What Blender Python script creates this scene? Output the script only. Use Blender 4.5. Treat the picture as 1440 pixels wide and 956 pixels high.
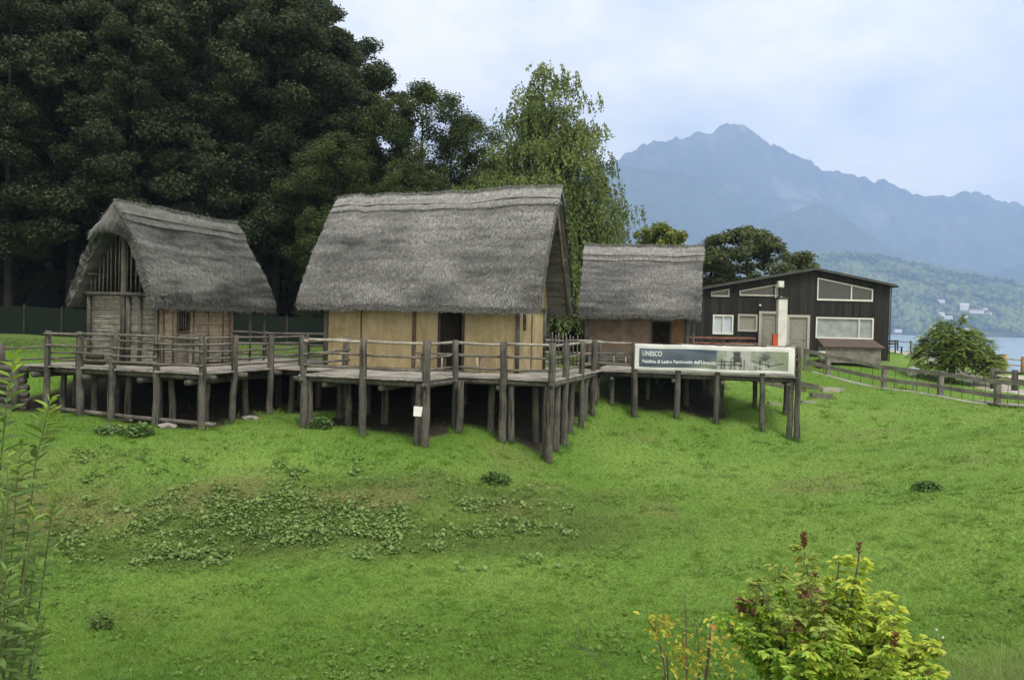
import bpy, math, random
import numpy as np
from mathutils import Vector, Matrix

PI = math.pi
for _o in list(bpy.data.objects):
    bpy.data.objects.remove(_o, do_unlink=True)
SC = bpy.context.scene
COL = SC.collection

# ------------------------------------------------------------------ camera
F_PX, PITCH, ROLL, CAM_H = 1214.0, 0.019, 0.0242, 1.6
cam_d = bpy.data.cameras.new('camera')
cam_d.sensor_width = 36.0
cam_d.lens = 36.0 * F_PX / 1440.0
cam_d.clip_start = 0.05
cam_d.clip_end = 20000
cam = bpy.data.objects.new('camera', cam_d)
COL.objects.link(cam)
_fw = Vector((0, math.cos(PITCH), -math.sin(PITCH)))
_up0 = Vector((0, math.sin(PITCH), math.cos(PITCH)))
_rt0 = Vector((1, 0, 0))
_rt = _rt0 * math.cos(ROLL) + _up0 * math.sin(ROLL)
_up = _up0 * math.cos(ROLL) - _rt0 * math.sin(ROLL)
_m = Matrix((_rt, _up, -_fw)).transposed().to_4x4()
_m.translation = Vector((0, 0, CAM_H))
cam.matrix_world = _m
SC.camera = cam
SC.render.resolution_x, SC.render.resolution_y = 1024, 679

def at(u, v, Y):
    """world point at depth Y seen at photograph pixel (u, v)"""
    X, D = u - 720, v - 478
    a = X * math.cos(ROLL) + D * math.sin(ROLL)
    b = -X * math.sin(ROLL) + D * math.cos(ROLL)
    d = Vector((a / F_PX, 0, 0)) + _fw - _up0 * (b / F_PX)
    t = Y / d.y
    return Vector((0, 0, CAM_H)) + d * t

# ------------------------------------------------------------------ light
SUN_EL, SUN_AZ = math.radians(58), math.radians(150)   # azimuth clockwise from +Y: behind the camera, to the right
EXPOSURE = 0.94
world = bpy.data.worlds.new('World')
SC.world = world
world.use_nodes = True
wt = world.node_tree
wt.nodes.clear()
def wn(t, **k):
    n = wt.nodes.new(t)
    for a, b in k.items(): setattr(n, a, b)
    return n
w_out = wn('ShaderNodeOutputWorld')
w_bg = wn('ShaderNodeBackground'); w_bg.inputs['Strength'].default_value = 0.1
w_sky = wn('ShaderNodeTexSky', sky_type='NISHITA')
w_sky.sun_disc = False
w_sky.sun_elevation = SUN_EL
w_sky.sun_rotation = SUN_AZ
w_sky.air_density = 1.0; w_sky.dust_density = 1.5
tc = wn('ShaderNodeTexCoord')
sep = wn('ShaderNodeSeparateXYZ')
wt.links.new(tc.outputs['Generated'], sep.inputs[0])
def wmath(op, a, b=None):
    n = wn('ShaderNodeMath', operation=op)
    for i, s in enumerate((a, b)):
        if s is None: continue
        if isinstance(s, (int, float)): n.inputs[i].default_value = s
        else: wt.links.new(s, n.inputs[i])
    return n.outputs[0]
zc = wmath('ADD', wmath('MAXIMUM', sep.outputs['Z'], 0.0), 0.34)
cx, cy = wmath('DIVIDE', sep.outputs['X'], zc), wmath('DIVIDE', sep.outputs['Y'], zc)
comb = wn('ShaderNodeCombineXYZ')
wt.links.new(cx, comb.inputs[0]); wt.links.new(cy, comb.inputs[1])
n1 = wn('ShaderNodeTexNoise'); n1.inputs['Scale'].default_value = 1.15; n1.inputs['Detail'].default_value = 8; n1.inputs['Roughness'].default_value = 0.52
n1.inputs['Distortion'].default_value = 0.35
wt.links.new(comb.outputs[0], n1.inputs['Vector'])
r1 = wn('ShaderNodeValToRGB')
r1.color_ramp.elements[0].position = 0.28; r1.color_ramp.elements[0].color = (0.72, 0.72, 0.72, 1)
r1.color_ramp.elements[1].position = 0.55; r1.color_ramp.elements[1].color = (1, 1, 1, 1)
wt.links.new(n1.outputs['Fac'], r1.inputs[0])
mp2 = wn('ShaderNodeMapping'); mp2.inputs['Location'].default_value = (4.3, 2.1, 7.7)
wt.links.new(comb.outputs[0], mp2.inputs[0])
n2 = wn('ShaderNodeTexNoise'); n2.inputs['Scale'].default_value = 2.3; n2.inputs['Detail'].default_value = 8; n2.inputs['Roughness'].default_value = 0.55
wt.links.new(mp2.outputs[0], n2.inputs['Vector'])
r2 = wn('ShaderNodeValToRGB')
r2.color_ramp.elements[0].position = 0.36; r2.color_ramp.elements[0].color = (5.9, 6.0, 6.0, 1)
r2.color_ramp.elements[1].position = 0.56; r2.color_ramp.elements[1].color = (9.9, 9.1, 7.4, 1)
wt.links.new(n2.outputs['Fac'], r2.inputs[0])
mixw = wn('ShaderNodeMix', data_type='RGBA')
wt.links.new(r1.outputs[0], mixw.inputs[0])
wt.links.new(w_sky.outputs[0], mixw.inputs[6]); wt.links.new(r2.outputs[0], mixw.inputs[7])
wt.links.new(mixw.outputs[2], w_bg.inputs['Color'])
wt.links.new(w_bg.outputs[0], w_out.inputs['Surface'])

sun_d = bpy.data.lights.new('sun', 'SUN')
sun_d.energy = 1.5; sun_d.angle = math.radians(20); sun_d.color = (1.0, 0.95, 0.87)
sun = bpy.data.objects.new('sun', sun_d)
COL.objects.link(sun)
_sd = Vector((math.sin(SUN_AZ) * math.cos(SUN_EL), math.cos(SUN_AZ) * math.cos(SUN_EL), math.sin(SUN_EL)))
sun.rotation_euler = _sd.to_track_quat('Z', 'Y').to_euler()
sun.location = (0, 0, 60)

SC.view_settings.view_transform = 'Standard'
SC.view_settings.look = 'None'
SC.view_settings.gamma = 1
SC.view_settings.use_curve_mapping = False
SC.view_settings.exposure = EXPOSURE
SC.render.engine = 'CYCLES'
SC.cycles.use_denoising = True
SC.cycles.max_bounces = 6
SC.cycles.diffuse_bounces = 3
SC.cycles.volume_bounces = 1
SC.cycles.transparent_max_bounces = 4

# ------------------------------------------------------------------ helpers
RNG = np.random.default_rng(7)
random.seed(7)

def _hash(ix, iy, iz):
    h = (ix.astype(np.int64) * 374761393 + iy.astype(np.int64) * 668265263 + iz.astype(np.int64) * 2147483647) & 0xffffffff
    h = ((h ^ (h >> 13)) * 1274126177) & 0xffffffff
    h = (h ^ (h >> 16)) & 0xffff
    return h / 65535.0
def vnoise(x, y, z=0.0):
    x, y, z = np.broadcast_arrays(np.asarray(x, float), np.asarray(y, float), np.asarray(z, float))
    ix, iy, iz = np.floor(x), np.floor(y), np.floor(z)
    fx, fy, fz = x - ix, y - iy, z - iz
    fx, fy, fz = [f * f * (3 - 2 * f) for f in (fx, fy, fz)]
    ix, iy, iz = ix.astype(np.int64), iy.astype(np.int64), iz.astype(np.int64)
    r = 0
    for a in (0, 1):
        for b in (0, 1):
            for c in (0, 1):
                w = (fx if a else 1 - fx) * (fy if b else 1 - fy) * (fz if c else 1 - fz)
                r = r + w * _hash(ix + a, iy + b, iz + c)
    return r * 2 - 1
def fbm(x, y, z=0.0, oct=4):
    s, a = 0, 1.0
    x, y, z = np.asarray(x, float), np.asarray(y, float), np.asarray(z, float)
    for k in range(oct):
        s = s + a * vnoise(x * 2 ** k + 17 * k, y * 2 ** k + 5 * k, z * 2 ** k)
        a *= 0.5
    return s

def srgb(r, g, b):
    f = lambda c: (c / 255 / 12.92) if c / 255 <= 0.04045 else ((c / 255 + 0.055) / 1.055) ** 2.4
    return (f(r), f(g), f(b), 1)

def link_obj(name, mesh, mat=None, parent=None):
    o = bpy.data.objects.new(name, mesh)
    COL.objects.link(o)
    if mat and not mesh.materials: mesh.materials.append(mat)
    if parent: o.parent = parent
    return o
def tag(o, label, cat, group=None):
    o['label'] = label; o['category'] = cat
    if group: o['group'] = group
    return o
def kind(o, k):
    o['kind'] = k
    return o
def thing(name, label, cat, loc=(0, 0, 0), rz=0.0, group=None):
    o = bpy.data.objects.new(name, None)
    COL.objects.link(o)
    o.empty_display_size = 0.3
    o.location = loc; o.rotation_euler = (0, 0, rz)
    return tag(o, label, cat, group)
def copy_tree(o, parent=None):
    c = o.copy(); COL.objects.link(c)
    if parent: c.parent = parent
    for ch in o.children: copy_tree(ch, c)
    return c

class MB:
    """collects shapes and links them as one mesh object"""
    def __init__(s): s.v = []; s.f = []; s.col = []; s.cur = None
    def add(s, vs, fs):
        n = len(s.v)
        s.v.extend([tuple(p) for p in vs])
        s.f.extend([tuple(i + n for i in f) for f in fs])
        if s.cur is not None: s.col.extend([s.cur] * len(vs))
    def box(s, x0, x1, y0, y1, z0, z1, M=None):
        vs = [Vector((x, y, z)) for z in (z0, z1) for y in (y0, y1) for x in (x0, x1)]
        if M: vs = [M @ p for p in vs]
        s.add(vs, [(0, 2, 3, 1), (4, 5, 7, 6), (0, 1, 5, 4), (2, 6, 7, 3), (0, 4, 6, 2), (1, 3, 7, 5)])
        return s
    def beam(s, a, b, w, h, up=(0, 0, 1)):
        a, b = Vector(a), Vector(b)
        d = (b - a); L = d.length; d = d / L
        x = d.cross(Vector(up))
        if x.length < 1e-4: x = Vector((1, 0, 0))
        x.normalize(); z = x.cross(d)
        vs = []
        for t in (0, L):
            for (i, j) in ((-1, -1), (1, -1), (1, 1), (-1, 1)):
                vs.append(a + d * t + x * (i * w / 2) + z * (j * h / 2))
        s.add(vs, [(3, 2, 1, 0), (4, 5, 6, 7), (0, 1, 5, 4), (1, 2, 6, 5), (2, 3, 7, 6), (3, 0, 4, 7)])
        return s
    def tube(s, pts, rad, n=8, caps=True):
        pts = [Vector(p) for p in pts]
        if not hasattr(rad, '__len__'): rad = [rad] * len(pts)
        vs, fs = [], []
        px = None
        for i, p in enumerate(pts):
            d = (pts[min(i + 1, len(pts) - 1)] - pts[max(i - 1, 0)])
            d.normalize()
            if px is None:
                ref = Vector((1, 0, 0)) if abs(d.x) < 0.9 else Vector((0, 1, 0))
                px = d.cross(ref).normalized()
            px = (px - d * px.dot(d)).normalized()
            py = d.cross(px)
            for k in range(n):
                a = 2 * PI * k / n
                vs.append(p + (px * math.cos(a) + py * math.sin(a)) * rad[i])
        for i in range(len(pts) - 1):
            for k in range(n):
                a, b = i * n + k, i * n + (k + 1) % n
                fs.append((a, b, b + n, a + n))
        if caps:
            fs.append(tuple(reversed(range(n))))
            fs.append(tuple(range((len(pts) - 1) * n, len(pts) * n)))
        s.add(vs, fs)
        return s
    def build(s, name, mat, parent=None, smooth=False):
        me = bpy.data.meshes.new(name)
        me.from_pydata(s.v, [], s.f)
        if s.col:
            at_ = me.color_attributes.new('col', 'FLOAT_COLOR', 'POINT')
            at_.data.foreach_set('color', np.array([tuple(c[:3]) + (1.0,) for c in s.col], np.float32).ravel())
        if smooth:
            me.polygons.foreach_set('use_smooth', np.ones(len(me.polygons), bool))
        me.update()
        return link_obj(name, me, mat, parent)

def np_mesh(name, verts, faces, cols=None, smooth=False):
    """verts (N,3), faces (M,k) with one k, cols (N,3)"""
    verts = np.asarray(verts, np.float32); faces = np.asarray(faces, np.int32)
    me = bpy.data.meshes.new(name)
    me.vertices.add(len(verts)); me.vertices.foreach_set('co', verts.ravel())
    k = faces.shape[1]
    me.loops.add(faces.size); me.loops.foreach_set('vertex_index', faces.ravel())
    me.polygons.add(len(faces))
    me.polygons.foreach_set('loop_start', np.arange(0, faces.size, k, dtype=np.int32))
    me.polygons.foreach_set('use_smooth', np.full(len(faces), smooth, bool))
    if cols is not None:
        c = np.ones((len(verts), 4), np.float32); c[:, :3] = cols
        a = me.color_attributes.new('col', 'FLOAT_COLOR', 'POINT')
        a.data.foreach_set('color', c.ravel())
    me.update(calc_edges=True)
    return me
def grid_faces(nx, ny):
    i, j = np.meshgrid(np.arange(nx - 1), np.arange(ny - 1), indexing='ij')
    a = (i * ny + j).ravel()
    return np.stack([a, a + ny, a + ny + 1, a + 1], 1)
def unit(a):
    return a / np.maximum(np.linalg.norm(a, axis=-1, keepdims=True), 1e-9)
def rand_dirs(n, rng):
    return unit(rng.normal(size=(n, 3)))
def cards(c, axis, side, L, W):
    """quads (rhombus leaves): centre c, long axis, side axis, half sizes"""
    L = np.asarray(L)[:, None]; W = np.asarray(W)[:, None]
    v = np.stack([c - axis * L, c + side * W, c + axis * L, c - side * W], 1).reshape(-1, 3)
    f = np.arange(len(c) * 4).reshape(-1, 4)
    return v, f
def folded(base, axis, side, nrm, L, W, droop=0.15):
    """leaf of two quads folded on the midrib: 6 verts"""
    L = np.asarray(L)[:, None]; W = np.asarray(W)[:, None]
    up = nrm * W * 0.45
    tip = base + axis * L - nrm * L * droop
    l1 = base + axis * L * 0.3 + side * W + up
    l2 = base + axis * L * 0.7 + side * W * 0.8 + up * 0.7 - nrm * L * droop * 0.4
    r1 = base + axis * L * 0.3 - side * W + up
    r2 = base + axis * L * 0.7 - side * W * 0.8 + up * 0.7 - nrm * L * droop * 0.4
    v = np.stack([base, l1, l2, tip, r2, r1], 1).reshape(-1, 3)
    b = (np.arange(len(base)) * 6)[:, None]
    f = np.concatenate([b + np.array([0, 1, 2, 3]), b + np.array([0, 3, 4, 5])])
    return v, f

# ------------------------------------------------------------------ materials
class NT:
    def __init__(s, name):
        s.m = bpy.data.materials.new(name); s.m.use_nodes = True
        s.t = s.m.node_tree; s.t.nodes.clear()
        s.out = s.n('ShaderNodeOutputMaterial')
        s.p = s.n('ShaderNodeBsdfPrincipled')
        s.t.links.new(s.p.outputs[0], s.out.inputs['Surface'])
    def n(s, typ, **k):
        x = s.t.nodes.new(typ)
        for a, b in k.items(): setattr(x, a, b)
        return x
    def l(s, a, b): s.t.links.new(a, b)
    def coords(s, which='Object', scale=(1, 1, 1)):
        c = s.n('ShaderNodeTexCoord'); m = s.n('ShaderNodeMapping'); m.inputs['Scale'].default_value = scale
        s.l(c.outputs[which], m.inputs[0]); return m.outputs[0]
    def pos(s, scale=(1, 1, 1)):
        c = s.n('ShaderNodeNewGeometry'); m = s.n('ShaderNodeMapping'); m.inputs['Scale'].default_value = scale
        s.l(c.outputs['Position'], m.inputs[0]); return m.outputs[0]
    def noise(s, vec, scale, detail=4, rough=0.55):
        x = s.n('ShaderNodeTexNoise'); x.inputs['Scale'].default_value = scale
        x.inputs['Detail'].default_value = detail; x.inputs['Roughness'].default_value = rough
        s.l(vec, x.inputs['Vector']); return x.outputs['Fac']
    def ramp(s, fac, stops):
        x = s.n('ShaderNodeValToRGB'); e = x.color_ramp.elements
        while len(e) < len(stops): e.new(0.5)
        for el, (p, c) in zip(e, stops):
            el.position = p; el.color = tuple(c[:3]) + (1,)
        s.l(fac, x.inputs[0]); return x.outputs[0]
    def mix(s, fac, a, b, mode='MIX'):
        x = s.n('ShaderNodeMix', data_type='RGBA', blend_type=mode)
        for i, v in ((0, fac), (6, a), (7, b)):
            if isinstance(v, (int, float)): x.inputs[i].default_value = v
            elif isinstance(v, tuple): x.inputs[i].default_value = tuple(v[:3]) + (1,)
            else: s.l(v, x.inputs[i])
        return x.outputs[2]
    def attr(s, name='col'):
        x = s.n('ShaderNodeAttribute'); x.attribute_name = name; return x.outputs['Color']
    def bump(s, h, strength=0.4, dist=0.02):
        x = s.n('ShaderNodeBump'); x.inputs['Strength'].default_value = strength; x.inputs['Distance'].default_value = dist
        s.l(h, x.inputs['Height']); s.l(x.outputs[0], s.p.inputs['Normal'])
    def base(s, c):
        if isinstance(c, tuple): s.p.inputs['Base Color'].default_value = tuple(c[:3]) + (1,)
        else: s.l(c, s.p.inputs['Base Color'])
    def rough(s, r, spec=0.3):
        s.p.inputs['Roughness'].default_value = r
        s.p.inputs['Specular IOR Level'].default_value = spec

def wood(name, dark, light, scale=(9, 9, 0.8), bump=0.5, fine=7):
    t = NT(name)
    v = t.coords('Object', scale)
    g = t.noise(v, fine, 5, 0.6)
    p = t.pos((1, 1, 1))
    big = t.noise(p, 1.7, 4, 0.6)
    c = t.ramp(g, [(0.3, dark), (0.68, light)])
    stain = t.ramp(big, [(0.35, (0.55, 0.55, 0.56)), (0.6, (1.06, 1.04, 1.0))])
    t.base(t.mix(1.0, c, stain, 'MULTIPLY'))
    t.rough(0.85, 0.2); t.bump(g, bump, 0.012)
    return t.m
def plain(name, c, rough=0.7, spec=0.3, var=0.25, scale=6, bump=0.0, metal=0.0):
    t = NT(name)
    g = t.noise(t.pos(), scale, 5, 0.6)
    lo = tuple(x * (1 - var) for x in c[:3]); hi = tuple(min(1, x * (1 + var)) for x in c[:3])
    t.base(t.ramp(g, [(0.3, lo), (0.7, hi)]))
    t.rough(rough, spec); t.p.inputs['Metallic'].default_value = metal
    if bump: t.bump(g, bump, 0.02)
    return t.m
def attr_mat(name, rough=0.8, spec=0.2, trans=0.0, noise_scale=0, amt=0.3):
    t = NT(name)
    c = t.attr()
    if noise_scale:
        g = t.noise(t.pos(), noise_scale, 4, 0.6)
        c = t.mix(1.0, c, t.ramp(g, [(0.3, (1 - amt,) * 3), (0.7, (1 + amt,) * 3)]), 'MULTIPLY')
    t.base(c); t.rough(rough, spec)
    if trans:
        tr = t.n('ShaderNodeBsdfTranslucent'); t.l(c, tr.inputs[0])
        mx = t.n('ShaderNodeMixShader'); mx.inputs[0].default_value = trans
        t.l(t.p.outputs[0], mx.inputs[1]); t.l(tr.outputs[0], mx.inputs[2]); t.l(mx.outputs[0], t.out.inputs['Surface'])
    return t.m

M = {}
def crack(m):
    t = m.node_tree; p = [n for n in t.nodes if n.type == 'BSDF_PRINCIPLED'][0]
    src = p.inputs['Base Color'].links[0].from_socket
    tcn = t.nodes.new('ShaderNodeTexCoord'); mp = t.nodes.new('ShaderNodeMapping'); mp.inputs['Scale'].default_value = (14, 14, 0.5); t.links.new(tcn.outputs['Object'], mp.inputs[0])
    nz = t.nodes.new('ShaderNodeTexNoise'); nz.inputs['Scale'].default_value = 1.3; nz.inputs['Detail'].default_value = 3; t.links.new(mp.outputs[0], nz.inputs['Vector'])
    rp = t.nodes.new('ShaderNodeValToRGB'); rp.color_ramp.elements[0].position = 0.36; rp.color_ramp.elements[0].color = (0.3, 0.29, 0.28, 1); rp.color_ramp.elements[1].position = 0.43
    t.links.new(nz.outputs['Fac'], rp.inputs[0])
    mx = t.nodes.new('ShaderNodeMix'); mx.data_type = 'RGBA'; mx.blend_type = 'MULTIPLY'; mx.inputs[0].default_value = 1
    t.links.new(src, mx.inputs[6]); t.links.new(rp.outputs[0], mx.inputs[7]); t.links.new(mx.outputs[2], p.inputs['Base Color'])
    return m
M['post'] = wood('weathered_log', (0.05, 0.047, 0.043), (0.14, 0.134, 0.124))
crack(M['post'])
M['rail'] = wood('weathered_branch', (0.075, 0.068, 0.06), (0.20, 0.19, 0.172), (2.5, 2.5, 2.5))
M['pale_rail'] = wood('debarked_branch', (0.22, 0.207, 0.185), (0.40, 0.38, 0.345), (2.5, 2.5, 2.5), 0.3)
M['fence'] = wood('grey_fence', (0.14, 0.135, 0.125), (0.28, 0.27, 0.25), (3, 3, 3))
M['deck'] = wood('deck_boards', (0.21, 0.20, 0.185), (0.37, 0.355, 0.33), (6, 0.8, 6))
M['dark_wood'] = wood('dark_timber', (0.03, 0.025, 0.02), (0.08, 0.068, 0.055))
M['brown_wood'] = wood('brown_timber', (0.075, 0.055, 0.04), (0.17, 0.13, 0.095), (2, 2, 2))
M['wattle'] = attr_mat('grey_wattle', 0.9, 0.15, 0, 8, 0.35)
M['leaf'] = attr_mat('tree_leaf', 0.65, 0.2, 0.3)
M['leaf_gloss'] = attr_mat('shrub_leaf', 0.5, 0.3, 0.35)
M['leaf_low'] = attr_mat('herb_leaf', 0.65, 0.2, 0.3, 30, 0.25)
M['grass'] = attr_mat('grass_blade', 0.6, 0.25, 0.45)
M['thatch'] = attr_mat('grey_reed_thatch', 0.92, 0.12, 0, 9, 0.25)
M['bark'] = wood('tree_bark', (0.022, 0.019, 0.015), (0.07, 0.06, 0.05), (6, 6, 1.2), 0.8)
M['green_stem'] = plain('green_stem', (0.10, 0.12, 0.05), 0.8, 0.2)
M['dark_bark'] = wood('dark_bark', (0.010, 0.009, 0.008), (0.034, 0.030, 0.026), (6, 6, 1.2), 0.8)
M['tan_boards'] = wood('tan_boards', (0.15, 0.12, 0.08), (0.30, 0.25, 0.165), (4, 4, 0.6))
M['twig'] = plain('twig_bark', (0.11, 0.085, 0.065), 0.85, 0.2)

def mat_plaster():
    t = NT('ochre_daub')
    p = t.pos()
    g = t.noise(p, 1.3, 6, 0.65); f = t.noise(p, 22, 4, 0.6)
    v = t.noise(t.pos((3.0, 3.0, 0.5)), 2.0, 4, 0.6)
    c = t.ramp(g, [(0.3, (0.27, 0.215, 0.125)), (0.52, (0.36, 0.295, 0.175)), (0.72, (0.42, 0.35, 0.225))])
    c = t.mix(1.0, c, t.ramp(v, [(0.3, (0.78, 0.77, 0.75)), (0.62, (1.05, 1.05, 1.05))]), 'MULTIPLY')
    wpn = t.n('ShaderNodeTexNoise'); wpn.inputs['Scale'].default_value = 2.5; t.l(p, wpn.inputs['Vector'])
    dv = t.n('ShaderNodeVectorMath', operation='MULTIPLY_ADD'); t.l(wpn.outputs['Color'], dv.inputs[0]); dv.inputs[1].default_value = (0.5, 0.5, 0.5); t.l(p, dv.inputs[2])
    vo = t.n('ShaderNodeTexVoronoi', feature='DISTANCE_TO_EDGE'); vo.inputs['Scale'].default_value = 1.1; t.l(dv.outputs[0], vo.inputs['Vector'])
    c = t.mix(1.0, c, t.ramp(vo.outputs['Distance'], [(0.002, (0.84, 0.81, 0.77)), (0.014, (1, 1, 1))]), 'MULTIPLY')
    t.base(t.mix(1.0, c, t.ramp(f, [(0.3, (0.86, 0.86, 0.86)), (0.7, (1.08, 1.08, 1.08))]), 'MULTIPLY'))
    t.rough(0.95, 0.1); t.bump(f, 0.5, 0.02)
    return t.m
M['plaster'] = mat_plaster()
M['mud'] = plain('brown_mud_wall', (0.135, 0.105, 0.078), 0.95, 0.1, 0.3, 3, 0.4)

# ------------------------------------------------------------------ terrain
TP = [  # x, y, z mostly measured from the photograph
 (-8.84,24.06,-1.62),(-10.07,24.5,-1.62),(-11.47,24.95,-1.6),(-12.53,25.3,-1.57),(-13.69,25.7,-1.4),(-8.32,25.65,-1.63),(-7.8,27.3,-1.5),(-7.21,28.9,-1.45),
 (-5.92,24.8,-1.53),(-4.23,24.3,-1.63),(-2.32,23.7,-1.82),(-1.68,25.75,-1.63),(-0.22,25.3,-1.8),(1.17,24.8,-2.42),(1.72,26.5,-2.04),(2.34,28.4,-1.77),(2.88,30.2,-1.64),
 (4.42,31,-1.65),(6.0,30.6,-1.62),(7.25,30.3,-1.76),(8.81,30,-1.87),(9.84,29.7,-2.3),
 (-14.8,26.2,-1.52),(-14.2,25.4,-1.5),(-7.56,22,-1.95),(-11.2,22,-1.76),(-2.1,22,-2.0),(-15,22,-1.7),
 (-6,17.5,-3.3),(-0.2,17.5,-3.05),(5.6,17.5,-2.6),(10.5,17.5,-1.9),(-11,17.5,-3.3),(-16,17.5,-3.0),
 (-7.65,13,-3.28),(0.1,13,-3.15),(7.9,13,-2.85),(-13,13,-3.3),(13,13,-2.2),(2,21,-2.65),(5,23,-2.6),(8,24,-2.45),
 (17.3,40,-0.99),(18.9,38,-1.08),(19.5,34.5,-1.23),(19.1,32,-1.2),(16.4,42,-0.8),(14,43,-0.62),(12,41,-0.7),(22.6,43,-0.92),(14.9,25,-1.45),(11,25,-1.95),(14.5,33,-1.45),(11.9,36,-1.15),(20,26,-1.2),(20,18,-1.3),
 (24,36,-1.05),(24,32,-1.1),(23,39.5,-0.95),(30,38,-1.1),(30,45,-1.05),
 (0,11,-3.2),(-6,11,-3.2),(6,11,-3.0),(0,9,-2.75),(-6,9,-2.7),(6,9,-2.6),(0,7,-2.0),(-5,7,-1.9),(5,7,-1.9),(0,5,-1.2),(-4,5,-1.1),(4,5,-1.1),(0,3,-0.4),(-4,3,-0.4),(4,3,-0.4),(0,0,0),(-10,0,0),(10,0,0),(-10,5,-1.0),(10,5,-1.0),(-12,9,-2.6),(12,9,-2.2),(0,-8,0),(-20,-8,0),(20,-8,0),(-25,10,-1.5),(25,10,-1),
 (-8.5,32.8,-0.3),(-13,32.5,-0.3),(-4,31.6,-0.35),(-1,30.6,-0.4),(2.4,32.6,-0.45),(5,37,-0.3),(8.2,36,-0.4),(-15.5,31.5,-0.4),(-10.5,31,-0.6),(-6,30,-0.9),  # ground raised behind the platforms to keep light out beneath them
 (-10,35,-0.08),(-16,35,0),(-22,35,0.1),(-3,37,0),(2,39,0.05),(-17.3,26.6,-1.5),(-21,27.8,-1.5),(-17,29.8,-0.3),(-22,31,-0.2),(-26,28,-1.0),(-28,30,0),
 (-10,44,0.05),(-20,44,0.1),(0,45,0.1),(8,44,0.1),(9,39,-0.2),(-35,44,0.2),
 (14,47,0.0),(20.9,48,0.0),(17,45.3,-0.05),(10,47,0.05),(10,60,0),(18,58,0),(24,55,0.05),(26.6,60,0.3),(27,64,0.2),(33,58,-0.85),(38,58,-1.0),(30,52,-0.95),(25,47.5,-0.85),(40,45,-1.1),(33,66,-1.6),(40,66,-1.8),
 (12,75,-1.5),(25,76,-3),(35,80,-6),(60,80,-6),(60,60,-2.0),(70,40,-1.5),(20,95,-8),(60,110,-9),
 (-20,58,2.0),(-40,60,3),(-5,58,1.2),(3,60,0.8),(-5,75,6),(-25,80,10),(-50,80,12),(5,85,2),(-10,100,14),(-40,110,24),(-80,70,10),(-80,110,26),(-60,40,1),(-60,10,0),(60,10,0),(0,112,8),
]
_tp = np.array(TP)
_C2 = 1.2 ** 2
def _phi(d2): return -np.sqrt(d2 + _C2)
_d2 = ((_tp[:, None, :2] - _tp[None, :, :2]) ** 2).sum(-1)
_A = _phi(_d2) + np.eye(len(_tp)) * 0.12
_n = len(_tp)
_K = np.zeros((_n + 1, _n + 1)); _K[:_n, :_n] = _A; _K[:_n, _n] = 1; _K[_n, :_n] = 1
_w = np.linalg.solve(_K, np.append(_tp[:, 2], 0))
def sstep(a, b, x):
    t = np.clip((x - a) / (b - a), 0, 1); return t * t * (3 - 2 * t)
def terrain(x, y):
    x, y = np.broadcast_arrays(np.asarray(x, float), np.asarray(y, float))
    sh = x.shape; x = x.ravel(); y = y.ravel()
    xc, yc = np.clip(x, -90, 75), np.clip(y, -20, 115)
    z = np.zeros(len(x))
    for k in range(0, len(x), 20000):
        s = slice(k, k + 20000)
        d2 = (xc[s, None] - _tp[None, :, 0]) ** 2 + (yc[s, None] - _tp[None, :, 1]) ** 2
        z[s] = _phi(d2) @ _w[:_n] + _w[_n]
    far = 22 * sstep(40, -120, x - 0.1 * y) - 12 * sstep(-60, 60, x - 0.1 * y)
    b = np.maximum(sstep(85, 160, y), np.maximum(sstep(75, 140, x), 0))
    z = z * (1 - b) + far * b
    z = z + 0.03 * fbm(x * 0.5, y * 0.5, 0, 3) * (1 - b)
    return z.reshape(sh)
def tz(x, y): return float(terrain(np.array([x]), np.array([y]))[0])

def spaced(a, b, st, lo, hi, g=1.22):
    c = list(np.arange(a, b + 1e-6, st))
    s = st
    while c[-1] < hi: s *= g; c.append(min(hi, c[-1] + s))
    s = st; l = []
    x = a
    while x > lo: s *= g; x = max(lo, x - s); l.append(x)
    return np.array(l[::-1] + c)

FR2 = (1.176, 24.82, 0.31)      # frames: corner x, y, yaw; u runs right along the front edge, v away from the camera
FR3 = (9.86, 29.69, 0.229)
def fr(D, u, v, z=0.0):
    c, s = math.cos(D[2]), math.sin(D[2])
    return Vector((D[0] + c * u + s * v, D[1] - s * u + c * v, z))
def inv(D, x, y):
    c, s = math.cos(D[2]), math.sin(D[2])
    dx, dy = x - D[0], y - D[1]
    return c * dx - s * dy, s * dx + c * dy

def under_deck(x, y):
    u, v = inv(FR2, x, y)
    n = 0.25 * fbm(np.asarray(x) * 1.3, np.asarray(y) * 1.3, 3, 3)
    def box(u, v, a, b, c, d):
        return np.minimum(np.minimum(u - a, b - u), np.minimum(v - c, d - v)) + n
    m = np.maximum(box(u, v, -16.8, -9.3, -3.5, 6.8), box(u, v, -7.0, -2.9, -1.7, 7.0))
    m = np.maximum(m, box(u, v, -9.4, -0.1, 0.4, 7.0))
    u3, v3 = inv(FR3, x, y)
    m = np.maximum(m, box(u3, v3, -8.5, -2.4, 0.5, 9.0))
    return sstep(-0.1, 0.3, m)

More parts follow.
